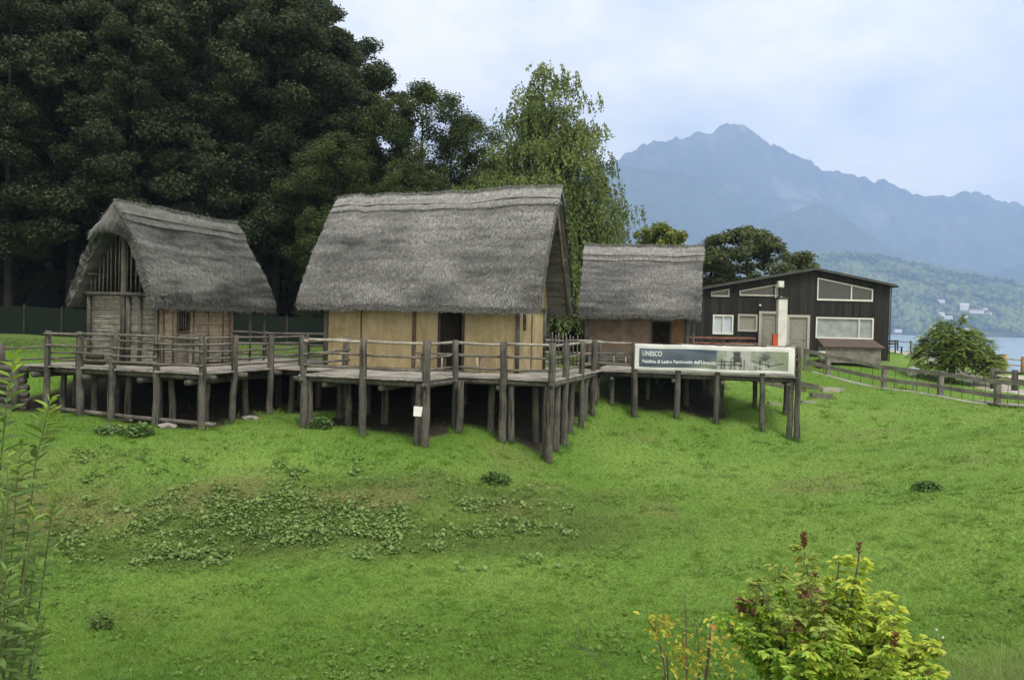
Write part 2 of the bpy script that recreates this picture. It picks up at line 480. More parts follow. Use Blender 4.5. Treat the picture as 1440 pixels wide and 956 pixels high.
def bank_zone(x, y):
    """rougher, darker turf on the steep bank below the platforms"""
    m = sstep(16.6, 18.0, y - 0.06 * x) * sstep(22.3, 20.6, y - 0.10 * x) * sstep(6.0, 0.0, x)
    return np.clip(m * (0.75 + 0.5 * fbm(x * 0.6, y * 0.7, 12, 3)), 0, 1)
def build_ground():
    xs = spaced(-22, 28, 0.3, -5000, 7600)
    ys = spaced(4, 52, 0.3, -60, 8400)
    X, Y = np.meshgrid(xs, ys, indexing='ij')
    Z = terrain(X, Y)
    fine = fbm(X * 0.9, Y * 0.9, 1, 4); big = fbm(X * 0.16, Y * 0.16, 9, 3)
    Z = Z + 0.015 * fine * ((np.abs(X) < 30) & (Y < 55))
    g1 = np.array([0.100, 0.19, 0.030]); g2 = np.array([0.15, 0.245, 0.052]); g3 = np.array([0.155, 0.15, 0.06])
    t = np.clip(0.5 + 0.6 * big + 0.3 * fine, 0, 1)[..., None]
    c = g1 * (1 - t) + g2 * t
    bank = np.exp(-((Y - 20.3 - 0.1 * X) / 1.3) ** 2) * (X < 4)
    worn = np.clip(bank * (0.12 + 0.8 * fbm(X * 0.7, Y * 0.9, 4, 4)) + 0.9 * np.clip(fbm(X * 0.25 + 3, Y * 0.35, 6, 4) - 0.65, 0, 1), 0, 0.6)[..., None]
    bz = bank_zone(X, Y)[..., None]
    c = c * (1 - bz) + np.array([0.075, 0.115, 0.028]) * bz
    c = c * (1 - worn) + g3 * worn
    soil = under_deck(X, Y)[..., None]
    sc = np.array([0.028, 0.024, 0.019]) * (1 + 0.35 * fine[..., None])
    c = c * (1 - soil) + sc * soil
    tree_shade = (sstep(31, 35, Y) * sstep(8, 3, X))[..., None] * 0.7  # shade of the wood painted into the lawn colour
    c = c * (1 - tree_shade) + np.array([0.080, 0.125, 0.036]) * tree_shade
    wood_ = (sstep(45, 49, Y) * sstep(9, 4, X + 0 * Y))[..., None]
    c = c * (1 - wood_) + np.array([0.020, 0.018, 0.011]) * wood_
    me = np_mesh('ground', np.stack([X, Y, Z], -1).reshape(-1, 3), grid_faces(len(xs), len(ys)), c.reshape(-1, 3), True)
    tm = NT('meadow_ground')
    g = tm.noise(tm.pos(), 14, 6, 0.7); h = tm.noise(tm.pos(), 60, 3, 0.6)
    cc = tm.mix(1.0, tm.attr(), tm.ramp(g, [(0.3, (0.6, 0.6, 0.6)), (0.7, (1.3, 1.3, 1.3))]), 'MULTIPLY')
    tm.base(tm.mix(1.0, cc, tm.ramp(h, [(0.3, (0.75, 0.75, 0.75)), (0.7, (1.2, 1.2, 1.2))]), 'MULTIPLY'))
    tm.rough(0.95, 0.1); tm.bump(g, 0.8, 0.05)
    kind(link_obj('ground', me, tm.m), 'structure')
build_ground()

def strip(name, line, width, mat, lift=0.035, n=6):
    """sheet draped over the terrain along a polyline"""
    pts = np.array([(p[0], p[1]) for p in line], float)
    seg = np.r_[0, np.cumsum(np.linalg.norm(np.diff(pts, axis=0), axis=1))]
    t = np.arange(0, seg[-1], 0.4)
    cx = np.interp(t, seg, pts[:, 0]); cy = np.interp(t, seg, pts[:, 1])
    k = np.ones(7) / 7
    cx = np.convolve(np.pad(cx, 3, 'edge'), k, 'valid'); cy = np.convolve(np.pad(cy, 3, 'edge'), k, 'valid')
    tx, ty = np.gradient(cx), np.gradient(cy); L = np.hypot(tx, ty); tx /= L; ty /= L
    s = np.linspace(-1, 1, n)
    wv = np.interp(t, seg, [p[2] if len(p) > 2 else width for p in line])[:, None] / 2
    wob = 1 + 0.08 * fbm(t * 0.7, 0.0, 2, 3)[:, None]
    X = cx[:, None] - ty[:, None] * s * wv * wob; Y = cy[:, None] + tx[:, None] * s * wv * wob
    Z = terrain(X, Y) + lift
    Z[:, 0] -= 0.1; Z[:, -1] -= 0.1
    me = np_mesh(name, np.stack([X, Y, Z], -1).reshape(-1, 3), grid_faces(len(t), n), None, True)
    return kind(link_obj(name, me, mat), 'structure')
M['gravel'] = plain('pale_gravel', (0.34, 0.315, 0.28), 0.95, 0.1, 0.25, 5, 0.3)
strip('path', [(26, 33.5, 3.2), (23.5, 37.5, 3.0), (23.2, 41, 2.6), (25.2, 46, 2.2), (27, 52, 2.0), (27.5, 58, 2.0), (25, 68, 2.0)], 3, M['gravel'], 0.06)
strip('lakeside_promenade', [(29, 50.5, 5), (36, 53, 6), (46, 54, 6), (70, 52, 6)], 5, M['gravel'], 0.06)

# ------------------------------------------------------------------ water and far land
def build_lake():
    t = NT('lake_water')
    v = t.pos((1, 1, 1))
    g = t.noise(v, 0.6, 4, 0.6)
    t.base((0.26, 0.36, 0.46)); t.rough(0.18, 0.5); t.bump(g, 0.35, 0.15)  # base colour carries the pale blue of the reflected sky
    mb = MB(); mb.add([(-300, 62, -3.4), (7000, 62, -3.4), (7000, 3300, -3.4), (-300, 3300, -3.4)], [(0, 1, 2, 3)])
    kind(mb.build('lake', t.m), 'structure')
build_lake()

def far_mat(name, a, b, rock=None, scale=0.02):
    scale = scale / 1.7
    t = NT(name)
    p = t.pos()
    g = t.noise(p, scale, 7, 0.62); h = t.noise(p, scale * 0.22, 5, 0.55)
    c = t.ramp(g, [(0.32, a), (0.66, b)])
    c = t.mix(1.0, c, t.ramp(h, [(0.35, (0.7, 0.72, 0.75)), (0.65, (1.25, 1.22, 1.1))]), 'MULTIPLY')
    if rock:
        r = t.noise(t.pos((1, 1, 0.5)), scale * 0.5, 6, 0.6)
        m = t.ramp(r, [(0.60, (0, 0, 0)), (0.74, (0.6, 0.6, 0.6))])
        c = t.mix(m, c, rock)
    t.base(c); t.rough(0.95, 0.05); t.bump(g, 1.0, 22)
    return t.m
FS = 1.7      # scale of everything beyond the near shore
def heightfield(name, pts, Y0, front, back, base, mat, rough_amp, seed, nx=320, nf=44, xr=None, power=1.25):
    Y0, front, back, rough_amp = Y0 * FS, front * FS, back * FS, rough_amp * FS
    P = [at(u, v, Y0) for u, v in pts]
    px = np.array([p.x for p in P]); pz = np.array([p.z for p in P])
    xs = np.linspace(px[0], px[-1], nx)
    rz = np.interp(xs, px, pz)
    rz = rz + rough_amp * 0.11 * fbm(xs / (32.0 * FS), seed, 0, 5)
    tt = np.r_[-np.linspace(1, 0.02, nf), 0, np.linspace(0.05, 1, 12)]
    X = xs[:, None] + 0 * tt
    Yy = Y0 + np.where(tt < 0, tt * front, tt * back)[None, :] + 0 * X
    a = np.abs(tt)[None, :]
    prof = (1 - a) ** power
    Z = base + (rz[:, None] - base) * prof
    spur = fbm(X / (420.0 * FS) + 0.25 * fbm(X / (300. * FS), Yy / (300. * FS), seed, 2), seed + Yy / (2600.0 * FS), 0, 4)
    Z = Z + rough_amp * spur * np.sqrt(a) * (1 - a) * 2.3 + rough_amp * 0.35 * fbm(X / (160.0 * FS), Yy / (160.0 * FS), seed, 4) * np.sqrt(a) * (1 - a)
    Yy = Yy + 60 * FS * fbm(X / (500.0 * FS), seed, 5, 2)
    me = np_mesh(name, np.stack([X, Yy, Z], -1).reshape(-1, 3), grid_faces(nx, len(tt)), None, True)
    return kind(link_obj(name, me, mat), 'structure'), (xs, rz)
MAIN = [(300,330),(500,300),(700,268),(800,245),(868,222),(890,209),(905,199),(930,197),(960,193),(985,186),(1000,190),(1012,178),(1022,173),(1032,171),(1042,174),(1052,181),(1075,195),(1085,203),(1088,199),(1093,206),(1120,220),(1150,230),(1190,240),(1225,248),(1240,254),(1248,250),(1262,258),(1285,268),(1310,276),(1340,274),(1380,270),(1405,276),(1440,284),(1600,315),(1900,370),(2100,410)]
heightfield('mountain', MAIN, 4000, 1000, 700, -12, far_mat('mountain_forest', (0.03, 0.045, 0.03), (0.10, 0.12, 0.085), (0.36, 0.35, 0.33), 0.011), 105, 3.1, 760, 50, power=1.1)
heightfield('mountain_spur', [(200,270),(500,250),(868,237),(900,236),(945,240),(985,248),(1020,262),(1050,278),(1100,303),(1150,330),(1220,372),(1300,415),(1400,455),(1500,470)], 3400, 700, 400, -12, far_mat('spur_forest', (0.022, 0.04, 0.022), (0.075, 0.105, 0.05), None, 0.02), 70, 8.4)
heightfield('mountain_ridge', [(1240,440),(1300,410),(1380,386),(1440,371),(1520,350),(1700,330),(2100,330)], 3000, 650, 400, -12, bpy.data.materials['spur_forest'], 60, 21.4, 200)
heightfield('wooded_hill', [(800,400),(900,380),(1000,350),(1060,322),(1105,301),(1130,291),(1147,288),(1165,296),(1210,325),(1260,350),(1300,362),(1350,375),(1400,386),(1440,398),(1600,430),(1900,455)], 3000, 620, 300, -12, far_mat('hill_forest', (0.04, 0.062, 0.032), (0.10, 0.13, 0.06), None, 0.035), 40, 12.2)
NH, NHR = heightfield('lakeside_hill', [(850,440),(1000,400),(1100,365),(1180,352),(1240,358),(1300,377),(1350,388),(1400,402),(1440,416),(1550,440),(1750,455)], 1780, 470, 200, -6, far_mat('lakeside_hill_forest', (0.03, 0.055, 0.018), (0.12, 0.15, 0.05), None, 0.06), 22, 31.0, 260, 60, power=1.0)

# the forest that covers the lakeside hill: tens of thousands of crowns that read as one mass
_bm = bpy.data.meshes['lakeside_hill']
_co = np.zeros(len(_bm.vertices) * 3); _bm.vertices.foreach_get('co', _co); _co = _co.reshape(-1, 3)
_fa = np.array([p.vertices[:] for p in _bm.polygons])
def on_mesh(n, rng, co, fa, cond):
    out = []
    while sum(len(o) for o in out) < n:
        k = rng.integers(0, len(fa), n * 3)
        a, b = rng.random((n * 3, 1)), rng.random((n * 3, 1))
        q = co[fa[k]]
        p = (q[:, 0] * (1 - a) + q[:, 1] * a) * (1 - b) + (q[:, 3] * (1 - a) + q[:, 2] * a) * b
        out.append(p[cond(p)])
    return np.concatenate(out)[:n]
ICO_V = np.array([(0, 0, 1), (0.894, 0, 0.447), (0.276, 0.851, 0.447), (-0.724, 0.526, 0.447), (-0.724, -0.526, 0.447), (0.276, -0.851, 0.447), (0.724, 0.526, -0.447), (-0.276, 0.851, -0.447), (-0.894, 0, -0.447), (-0.276, -0.851, -0.447), (0.724, -0.526, -0.447), (0, 0, -1)])
ICO_F = np.array([(0, 1, 2), (0, 2, 3), (0, 3, 4), (0, 4, 5), (0, 5, 1), (1, 6, 2), (2, 7, 3), (3, 8, 4), (4, 9, 5), (5, 10, 1), (6, 7, 2), (7, 8, 3), (8, 9, 4), (9, 10, 5), (10, 6, 1), (11, 7, 6), (11, 8, 7), (11, 9, 8), (11, 10, 9), (11, 6, 10)])
def blob_mass(name, P, R, cols, mat, rng):
    n = len(P)
    V = ICO_V[None] * (1 + 0.35 * (rng.random((n, 12, 1)) - 0.5)) * R[:, None, None]
    V[..., 2] *= 1.15
    V = V + P[:, None]
    Fc = (ICO_F[None] + (np.arange(n) * 12)[:, None, None]).reshape(-1, 3)
    me = np_mesh(name, V.reshape(-1, 3), Fc, np.repeat(cols, 12, 0), True)
    return kind(link_obj(name, me, mat), 'stuff')
VILLAGE = [(1355.5,431,11,10),(1372,438,20,5),(1390,441,7,4),(1323,424,9,4),(1323,442,8,5),(1333,446,11,4),(1357,445.5,6,4),(1310,461.5,9,4),(1338,462,9,4.5),(1357,464,12,5),(1360,472,14,4),(1262,465.5,10,3.5),(1384,434.5,7,3)]
_r = np.random.default_rng(5)
def hill_z(x, y):
    d = (_co[:, 0] - x) ** 2 + (_co[:, 1] - y) ** 2
    i = np.argsort(d)[:4]; w = 1 / (d[i] + 1); return float((w * _co[i, 2]).sum() / w.sum())
def hill_hit(u, v):
    best = None
    for Y in np.arange(1310 * FS, 1790 * FS, 6.0):
        p = at(u, v, Y)
        if p.z <= hill_z(p.x, p.y) + 0.5: return p
    return at(u, v, 1330 * FS)
VPOS = []
for (u, v, w, h) in VILLAGE:
    p = hill_hit(u, v + h * 0.5); VPOS.append((p, w, h))
def _clear(p):
    ok = (p[:, 0] > 250 * FS) & (p[:, 0] < 1500 * FS) & (p[:, 1] < 1800 * FS) & (p[:, 2] > -3)
    f = fbm(p[:, 0] / (70 * FS), p[:, 1] / (70 * FS), 4, 3)
    ok &= f > -0.55
    for (q, w, h) in VPOS:
        ok &= ~((np.abs(p[:, 0] - q.x) < 12 + w * 1.1) & (p[:, 1] < q.y + 12) & (p[:, 1] > q.y - 45))
    return ok
_P = on_mesh(12000, _r, _co, _fa, _clear)
_R = _r.uniform(6.0, 11.0, len(_P))
_t = np.clip(0.5 + 0.55 * fbm(_P[:, 0] / (60 * FS), _P[:, 1] / (60 * FS), 2, 3) + _r.normal(0, 0.25, len(_P)), 0, 1)[:, None]
_c = np.array([0.022, 0.052, 0.018]) * (1 - _t) + np.array([0.16, 0.20, 0.06]) * _t
_P[:, 2] += _R * 0.5
blob_mass('far_forest', _P, _R, _c, attr_mat('far_crowns', 0.9, 0.1), _r)
M['white_wall'] = plain('white_render', (0.72, 0.70, 0.66), 0.8, 0.2, 0.08, 0.2)
M['far_roof'] = plain('clay_roof', (0.30, 0.16, 0.12), 0.85, 0.2, 0.2, 0.3)
M['grey_roof'] = plain('pale_roof', (0.5, 0.49, 0.48), 0.8, 0.2, 0.15, 0.3)
VLAB = ['tallest white house on the hillside across the lake, shaped like a small tower','long low house with a reddish roof to the right of the white tower house','small pale house at the right end of the long red roofed house',
 'faint pale house standing highest in the wood across the lake','small white house at the left edge of the village on the slope','wide white house on the slope left of the white tower house, below it','small white house directly below the white tower house',
 'white lakeshore house above the left edge of the feathery tree','white lakeshore house above the middle of the feathery tree','wide white lakeshore house above the right half of the feathery tree','long white waterside building just behind the top of the feathery tree','pale boathouse on the far shore beside the dark building','little house behind the long red roofed house']
for i, ((p, w, h), lab) in enumerate(zip(VPOS, VLAB)):
    sc_ = p.y / F_PX
    W, H = w * sc_, h * sc_
    D = min(W, 16) * 0.8
    hz = hill_z(p.x, p.y) - 2
    o = thing('far_house', lab, 'house', (p.x, p.y, hz), 0.15 * ((i * 7) % 5 - 2), 'houses of the village across the lake')
    MB().box(-W / 2, W / 2, -D / 2, D / 2, 0, H * 0.68 + 2).build('wall', M['white_wall'], o)
    r = MB(); z0 = H * 0.68 + 2.01; z1 = H + 2.3; e = W / 2 + 0.6; d = D / 2 + 0.6
    r.add([(-e, -d, z0), (e, -d, z0), (e, d, z0), (-e, d, z0), (-e, 0, z1), (e, 0, z1)], [(0, 1, 5, 4), (2, 3, 4, 5), (0, 4, 3), (1, 2, 5), (3, 2, 1, 0)])
    r.build('roof', M['far_roof'] if i in (1, 2, 12) else M['grey_roof'], o)

# ------------------------------------------------------------------ thatched huts
def thatch_cols(n, rng, light=1.0, tone=(0.27, 0.262, 0.245)):
    k = rng.normal(1.0, 0.2, n).clip(0.45, 1.6)[:, None] * light
    warm = rng.normal(0, 0.03, (n, 1))
    return np.array(tone) * k * np.concatenate([1 + warm, np.ones((n, 1)), 1 - warm], 1)

def thatch_roof(parent, xa, xb, W, zE, zR, th, ra, rb, seed, light=1.0, left_skew=0.0, tp=0.22, dens=650, hood=None, sag=0.0, tone=(0.27, 0.262, 0.245), contrast=0.35):
    """gable roof of thick thatch; ridge along local x from ra to rb; eaves along x from xa to xb; front eave at y=0, back at y=2W.
    zE is the underside of the eave, zR the top of the ridge."""
    rng = np.random.default_rng(seed)
    H = zR - (zE + th)
    def surf(s, t, side, off=0.0):
        """s 0..1 along the roof, t 0..1 eave to ridge, side -1 front +1 back; off = height along the normal"""
        x0 = xa + (ra - xa) * t; x1 = xb + (rb - xb) * t
        x = x0 + (x1 - x0) * s
        bulge = 0.05 * np.sin(PI * t) * H - 0.05 * (1 - t) ** 4 * 2
        lump = 0.05 * fbm(x * 0.9 + 7 * side, t * 5, seed, 3) - 0.03 * sstep(0.06, 0.0, t) * (1 + fbm(x * 4, 1.0, seed, 3)) + 0.018 * np.sin(t * 46 + 1.5 * fbm(x * 0.8, t * 2, seed + 3, 2))
        sagz = -sag * (1 - (2 * s - 1) ** 2) * t - left_skew * (1 - s) * t + 0.035 * t * fbm(x * 1.3, 0.0, seed + 60, 3) - 0.03 * (1 - t) * (1 + fbm(x * 1.7, 2.0, seed + 61, 3))
        nz, ny = W / math.hypot(W, H), H / math.hypot(W, H)
        z = zE + th + H * t + (bulge + lump + off) * nz + sagz
        y = W * t - (bulge + lump + off) * ny
        if np.ndim(y) == 0: y = float(y)
        y = np.where(side < 0, y, 2 * W - y)
        return np.stack([x, y, z], -1)
    # body: outer skin + inner skin + closing bands
    ns, nt = 70, 34
    S, T = np.meshgrid(np.linspace(0, 1, ns), np.linspace(0, 1, nt), indexing='ij')
    fo = surf(S, T, -1.0); bo = surf(S, T, 1.0)[:, ::-1]
    prof = np.concatenate([fo, bo[:, 1:]], 1)          # front eave .. ridge .. back eave
    inner = prof.copy()
    wv = np.concatenate([T, T[:, ::-1][:, 1:]], 1)
    m = prof.shape[1]
    hyp = math.hypot(W, H); NZ, NY = W / hyp, H / hyp
    sgn = np.where(np.arange(m)[None, :] < nt, 1.0, -1.0)
    k_ = sstep(0.0, 0.12, wv)
    iz = prof[..., 2] - NZ * tp; iy = prof[..., 1] + sgn * NY * tp
    apex = prof[:, nt - 1:nt, 2] - tp / NZ
    iz = np.minimum(iz, apex); iy = np.where(sgn > 0, np.minimum(iy, W), np.maximum(iy, W))
    ez = zE + 0.0 * iz; ey = prof[..., 1] + sgn * 0.06
    inner[..., 2] = ez * (1 - k_) + iz * k_; inner[..., 1] = ey * (1 - k_) + iy * k_
    inner[..., 2] = np.minimum(inner[..., 2], prof[..., 2] - 0.04)
    ring = np.concatenate([prof, inner[:, ::-1]], 1)   # closed loop around the section
    k = ring.shape[1]
    # rough the end faces
    ring[0, :, 0] += rng.normal(0, 0.02, k); ring[-1, :, 0] += rng.normal(0, 0.02, k)
    V = ring.reshape(-1, 3)
    i, j = np.meshgrid(np.arange(ns - 1), np.arange(k), indexing='ij')
    a = i * k + j; b = i * k + (j + 1) % k
    Fq = np.stack([a, b, b + k, a + k], -1).reshape(-1, 4)
    caps = []
    for e in (0, ns - 1):
        for j in range(m - 1):
            q = (e * k + j, e * k + j + 1, e * k + k - 2 - j, e * k + k - 1 - j)
            caps.append(q if e == 0 else q[::-1])
    Fq = np.concatenate([Fq, np.array(caps)])
    cV = np.tile(np.array(tone) * 0.8 * light, (len(V), 1))
    Vs, Fs, Cs = [V], [Fq], [cV]
    nv = len(V)
    def strands(P, D, side, L, Wd, C):
        nonlocal nv
        v, f = cards(P + D * L[:, None] * 0.5, D, side, L * 0.5, Wd)
        Vs.append(v); Fs.append(f + nv); Cs.append(np.repeat(C, 4, 0)); nv += len(v)
    sl = math.hypot(W, H)
    for side in (-1.0, 1.0):
        n = int(dens * 1.7 * (xb - xa) * sl * (1.0 if side < 0 else 0.4))
        s, t = rng.random(n), rng.random(n) ** 0.95
        t = np.clip(t + 0.0, 0.0, 1)
        p = surf(s, t, side, 0.012)
        dn = unit(surf(s, np.clip(t - 0.05, -0.05, 1), side, 0.0) - surf(s, t, side, 0.0))
        lat = rng.normal(0, 0.28, n)
        ex = np.zeros((n, 3)); ex[:, 0] = 1
        nrm = unit(np.cross(ex, dn)) * (1.0 if side > 0 else 1.0)
        nrm = np.where(nrm[:, 2:3] < 0, -nrm, nrm)
        D = unit(dn + ex * lat[:, None] + nrm * rng.normal(0.10, 0.12, n)[:, None])
        L = rng.uniform(0.07, 0.20, n)
        L = np.minimum(L, t * sl + 0.10)
        C = thatch_cols(n, rng, light, tone)
        pt = fbm(p[:, 0] * 0.55, t * 4.0, seed + 20, 4); st = fbm(p[:, 0] * 0.9, t * 26, seed + 5, 3)
        C = C * (1 + contrast * pt + contrast * 0.9 * st)[:, None].clip(0.35, 1.8)
        sd = unit(np.cross(D, nrm))
        strands(p, D, sd, L, rng.uniform(0.006, 0.012, n), C)
        # eave fringe and cut butts
        n2 = int(420 * (xb - xa))
        s2 = rng.random(n2); t2 = rng.random(n2) * 0.02
        p = surf(s2, t2, side, 0.0); hh = rng.random(n2)
        p[:, 2] -= hh * (th - 0.02); p[:, 1] += (-0.01 if side < 0 else 0.01)
        D = unit(np.stack([rng.normal(0, 0.18, n2), np.full(n2, side * 0.8), np.full(n2, -0.62) + rng.normal(0, 0.2, n2)], 1))
        sd = unit(np.cross(D, np.array([0, 0, 1.0])))
        strands(p, D, sd, rng.uniform(0.02, 0.065, n2), rng.uniform(0.006, 0.012, n2), thatch_cols(n2, rng, light * 1.0, tone))
        # verges
        for e, sg in ((0.0, -1.0), (1.0, 1.0)):
            n3 = int(520 * sl)
            t3 = rng.random(n3)
            p = surf(np.full(n3, e), t3, side, 0.0); dd_ = rng.random(n3) * tp * 0.95; p[:, 2] -= dd_ * W / sl; p[:, 1] -= side * dd_ * H / sl * np.where(t3 > 0.9, 0.2, 1.0)
            dn = unit(surf(np.full(n3, e), t3 - 0.05, side, 0.0) - surf(np.full(n3, e), t3, side, 0.0))
            D = unit(dn + np.array([sg * 1.0, 0, 0]) * rng.uniform(0.1, 0.8, (n3, 1)) + rng.normal(0, 0.1, (n3, 3)))
            sd = unit(np.cross(D, np.array([0.3, 0.2, 1.0])))
            strands(p, D, sd, rng.uniform(0.04, 0.12, n3), rng.uniform(0.006, 0.012, n3), thatch_cols(n3, rng, light * 0.95, tone))
    me = np_mesh('roof', np.concatenate(Vs), np.concatenate(Fs), np.concatenate(Cs), False)
    roof = link_obj('roof', me, M['thatch'], parent)

    # ridge cap: a saddle of paler straw with its own strands
    tcap = 1 - 0.62 / sl
    ea, eb = (ra - 0.06), (rb + 0.06)
    ns2 = 60
    Sx = np.linspace(0, 1, ns2); q = []
    for tt_, sd_ in [(tcap, -1.0), ((tcap + 1) / 2, -1.0), (0.985, -1.0), (1.0, -1.0), (0.985, 1.0), ((tcap + 1) / 2, 1.0), (tcap, 1.0)]:
        off = 0.05 if tt_ < 0.99 else 0.075
        pp = surf(Sx, np.full(ns2, tt_), sd_, off); pp[:, 0] = ea + (eb - ea) * Sx
        pp[:, 2] += 0.03 * fbm(Sx * 14, tt_ * 5, seed + 40, 3)
        q.append(pp)
    top = np.stack(q, 1); bot = top.copy(); bot[..., 2] -= 0.10
    ring = np.concatenate([top, bot[:, ::-1]], 1); k = ring.shape[1]
    V = ring.reshape(-1, 3)
    i, j = np.meshgrid(np.arange(ns2 - 1), np.arange(k), indexing='ij')
    a = i * k + j; b = i * k + (j + 1) % k
    Fq = np.stack([a, b, b + k, a + k], -1).reshape(-1, 4)
    cp = [(e * k + j, e * k + j + 1, e * k + k - 2 - j, e * k + k - 1 - j) if e == 0 else (e * k + k - 1 - j, e * k + k - 2 - j, e * k + j + 1, e * k + j) for e in (0, ns2 - 1) for j in range(6)]
    Fq = np.concatenate([Fq, np.array(cp)])
    Vs, Fs, Cs = [V], [Fq], [np.tile(np.array(tone) * 1.15 * light, (len(V), 1))]; nv = len(V)
    for side in (-1.0, 1.0):
        n = int(1500 * (eb - ea))
        s = rng.random(n); t = tcap + (1 - tcap) * (rng.random(n) ** 0.8)
        p = surf(s, t, side, 0.06); p[:, 0] = ea + (eb - ea) * s
        dn = unit(surf(s, t - 0.05, side, 0.0) - surf(s, t, side, 0.0)); dn[:, 0] = 0
        nrm = np.stack([np.zeros(n), np.full(n, side * 0.7), np.full(n, 0.7)], 1)
        D = unit(dn + nrm * rng.normal(0.06, 0.06, n)[:, None] + np.array([1.0, 0, 0]) * rng.normal(0, 0.12, (n, 1)))
        L = np.minimum(rng.uniform(0.12, 0.34, n), (t - tcap) * sl + 0.16)
        strands(p, D, unit(np.cross(D, nrm)), L, rng.uniform(0.007, 0.013, n), thatch_cols(n, rng, light * 1.45, tone))
    n = int(260 * (eb - ea))                                  # tufts on the very top
    s = rng.random(n); p = surf(s, np.full(n, 1.0), -1.0, 0.07); p[:, 0] = ea + (eb - ea) * s
    D = unit(np.stack([rng.normal(0, 0.5, n), rng.normal(0, 0.6, n), rng.uniform(0.3, 1, n)], 1))
    strands(p, D, unit(np.cross(D, np.array([0.2, 1, 0.1]))), rng.uniform(0.05, 0.15, n), rng.uniform(0.006, 0.012, n), thatch_cols(n, rng, light * 1.45, tone))
    if hood:                                                  # straw apron over the gable peak
        yr, drop, out = hood
        n = 11000
        ang = rng.uniform(-1, 1, n)
        z0 = zR + 0.03 - 0.13 * ang ** 2 - np.abs(ang) * 0.5 * H / W * 0.86
        p = np.stack([np.full(n, ea + 0.12) + rng.normal(0, 0.06, n), W + ang * 0.52, z0 + rng.normal(0, 0.025, n)], 1)
        fall = rng.uniform(0.75, 1.05, n)
        tip = np.stack([np.full(n, ea - out) + 0.18 * ang ** 2 + rng.normal(0, 0.06, n), W + ang * yr + rng.normal(0, 0.04, n), np.full(n, zR - drop) - 0.28 * ang ** 2 + rng.normal(0, 0.05, n)], 1)
        tip = p + (tip - p) * fall[:, None]
        st = rng.random(n)[:, None] * 0.7
        p0 = p + (tip - p) * st; L = np.linalg.norm(tip - p0, axis=1); D = unit(tip - p0)
        strands(p0, D, unit(np.cross(D, np.array([1.0, 0.0, 0.3]))), L, rng.uniform(0.008, 0.014, n), thatch_cols(n, rng, light * 1.3, tone))
    me = np_mesh('ridge_cap', np.concatenate(Vs), np.concatenate(Fs), np.concatenate(Cs), False)
    cap = link_obj('ridge_cap', me, M['thatch'], roof)
    for side in (-1.0, 1.0):
        pts = []
        for s in np.linspace(0, 1, 14):
            pp = surf(np.array([s]), np.array([tcap + 0.035]), side, 0.085)[0]
            pp[0] = ea - 0.05 + (eb - ea + 0.1) * s
            pts.append(Vector(pp) + Vector((0, 0, 0.02 * math.sin(s * 9))))
        MB().tube(pts, 0.028, 6).build('ridge_pole', M['rail'] if light > 0.9 else M['dark_wood'], roof, True)
    return roof

def sticks_panel(mb, x0, x1, z0, z1, y, rng, d=0.055, tone=(0.17, 0.15, 0.13)):
    z = z0
    while z < z1:
        r = d * rng.uniform(0.4, 0.62)
        k = rng.uniform(0.65, 1.25); mb.cur = tuple(c * k for c in tone)
        n = 6
        pts = [(x0 + (x1 - x0) * i / n, y + rng.uniform(-0.012, 0.012), z + r + rng.uniform(-0.008, 0.008)) for i in range(n + 1)]
        mb.tube(pts, r, 6)
        z += 2 * r * 0.95
def wall_holes(x0, x1, z0, z1, y0, y1, holes, mb):
    """box wall in the xz plane with rectangular openings (hx0,hx1,hz0,hz1)"""
    xs = sorted({x0, x1, *[h[0] for h in holes], *[h[1] for h in holes]})
    zs = sorted({z0, z1, *[h[2] for h in holes], *[h[3] for h in holes]})
    for a, b in zip(xs[:-1], xs[1:]):
        run = None
        for c, d in zip(zs[:-1], zs[1:]):
            inside = any(h[0] <= (a + b) / 2 <= h[1] and h[2] <= (c + d) / 2 <= h[3] for h in holes)
            if not inside:
                run = (run[0], d) if run else (c, d)
            if (inside or d == zs[-1]) and run:
                mb.box(a, b, y0, y1, run[0], run[1]); run = None
    return mb

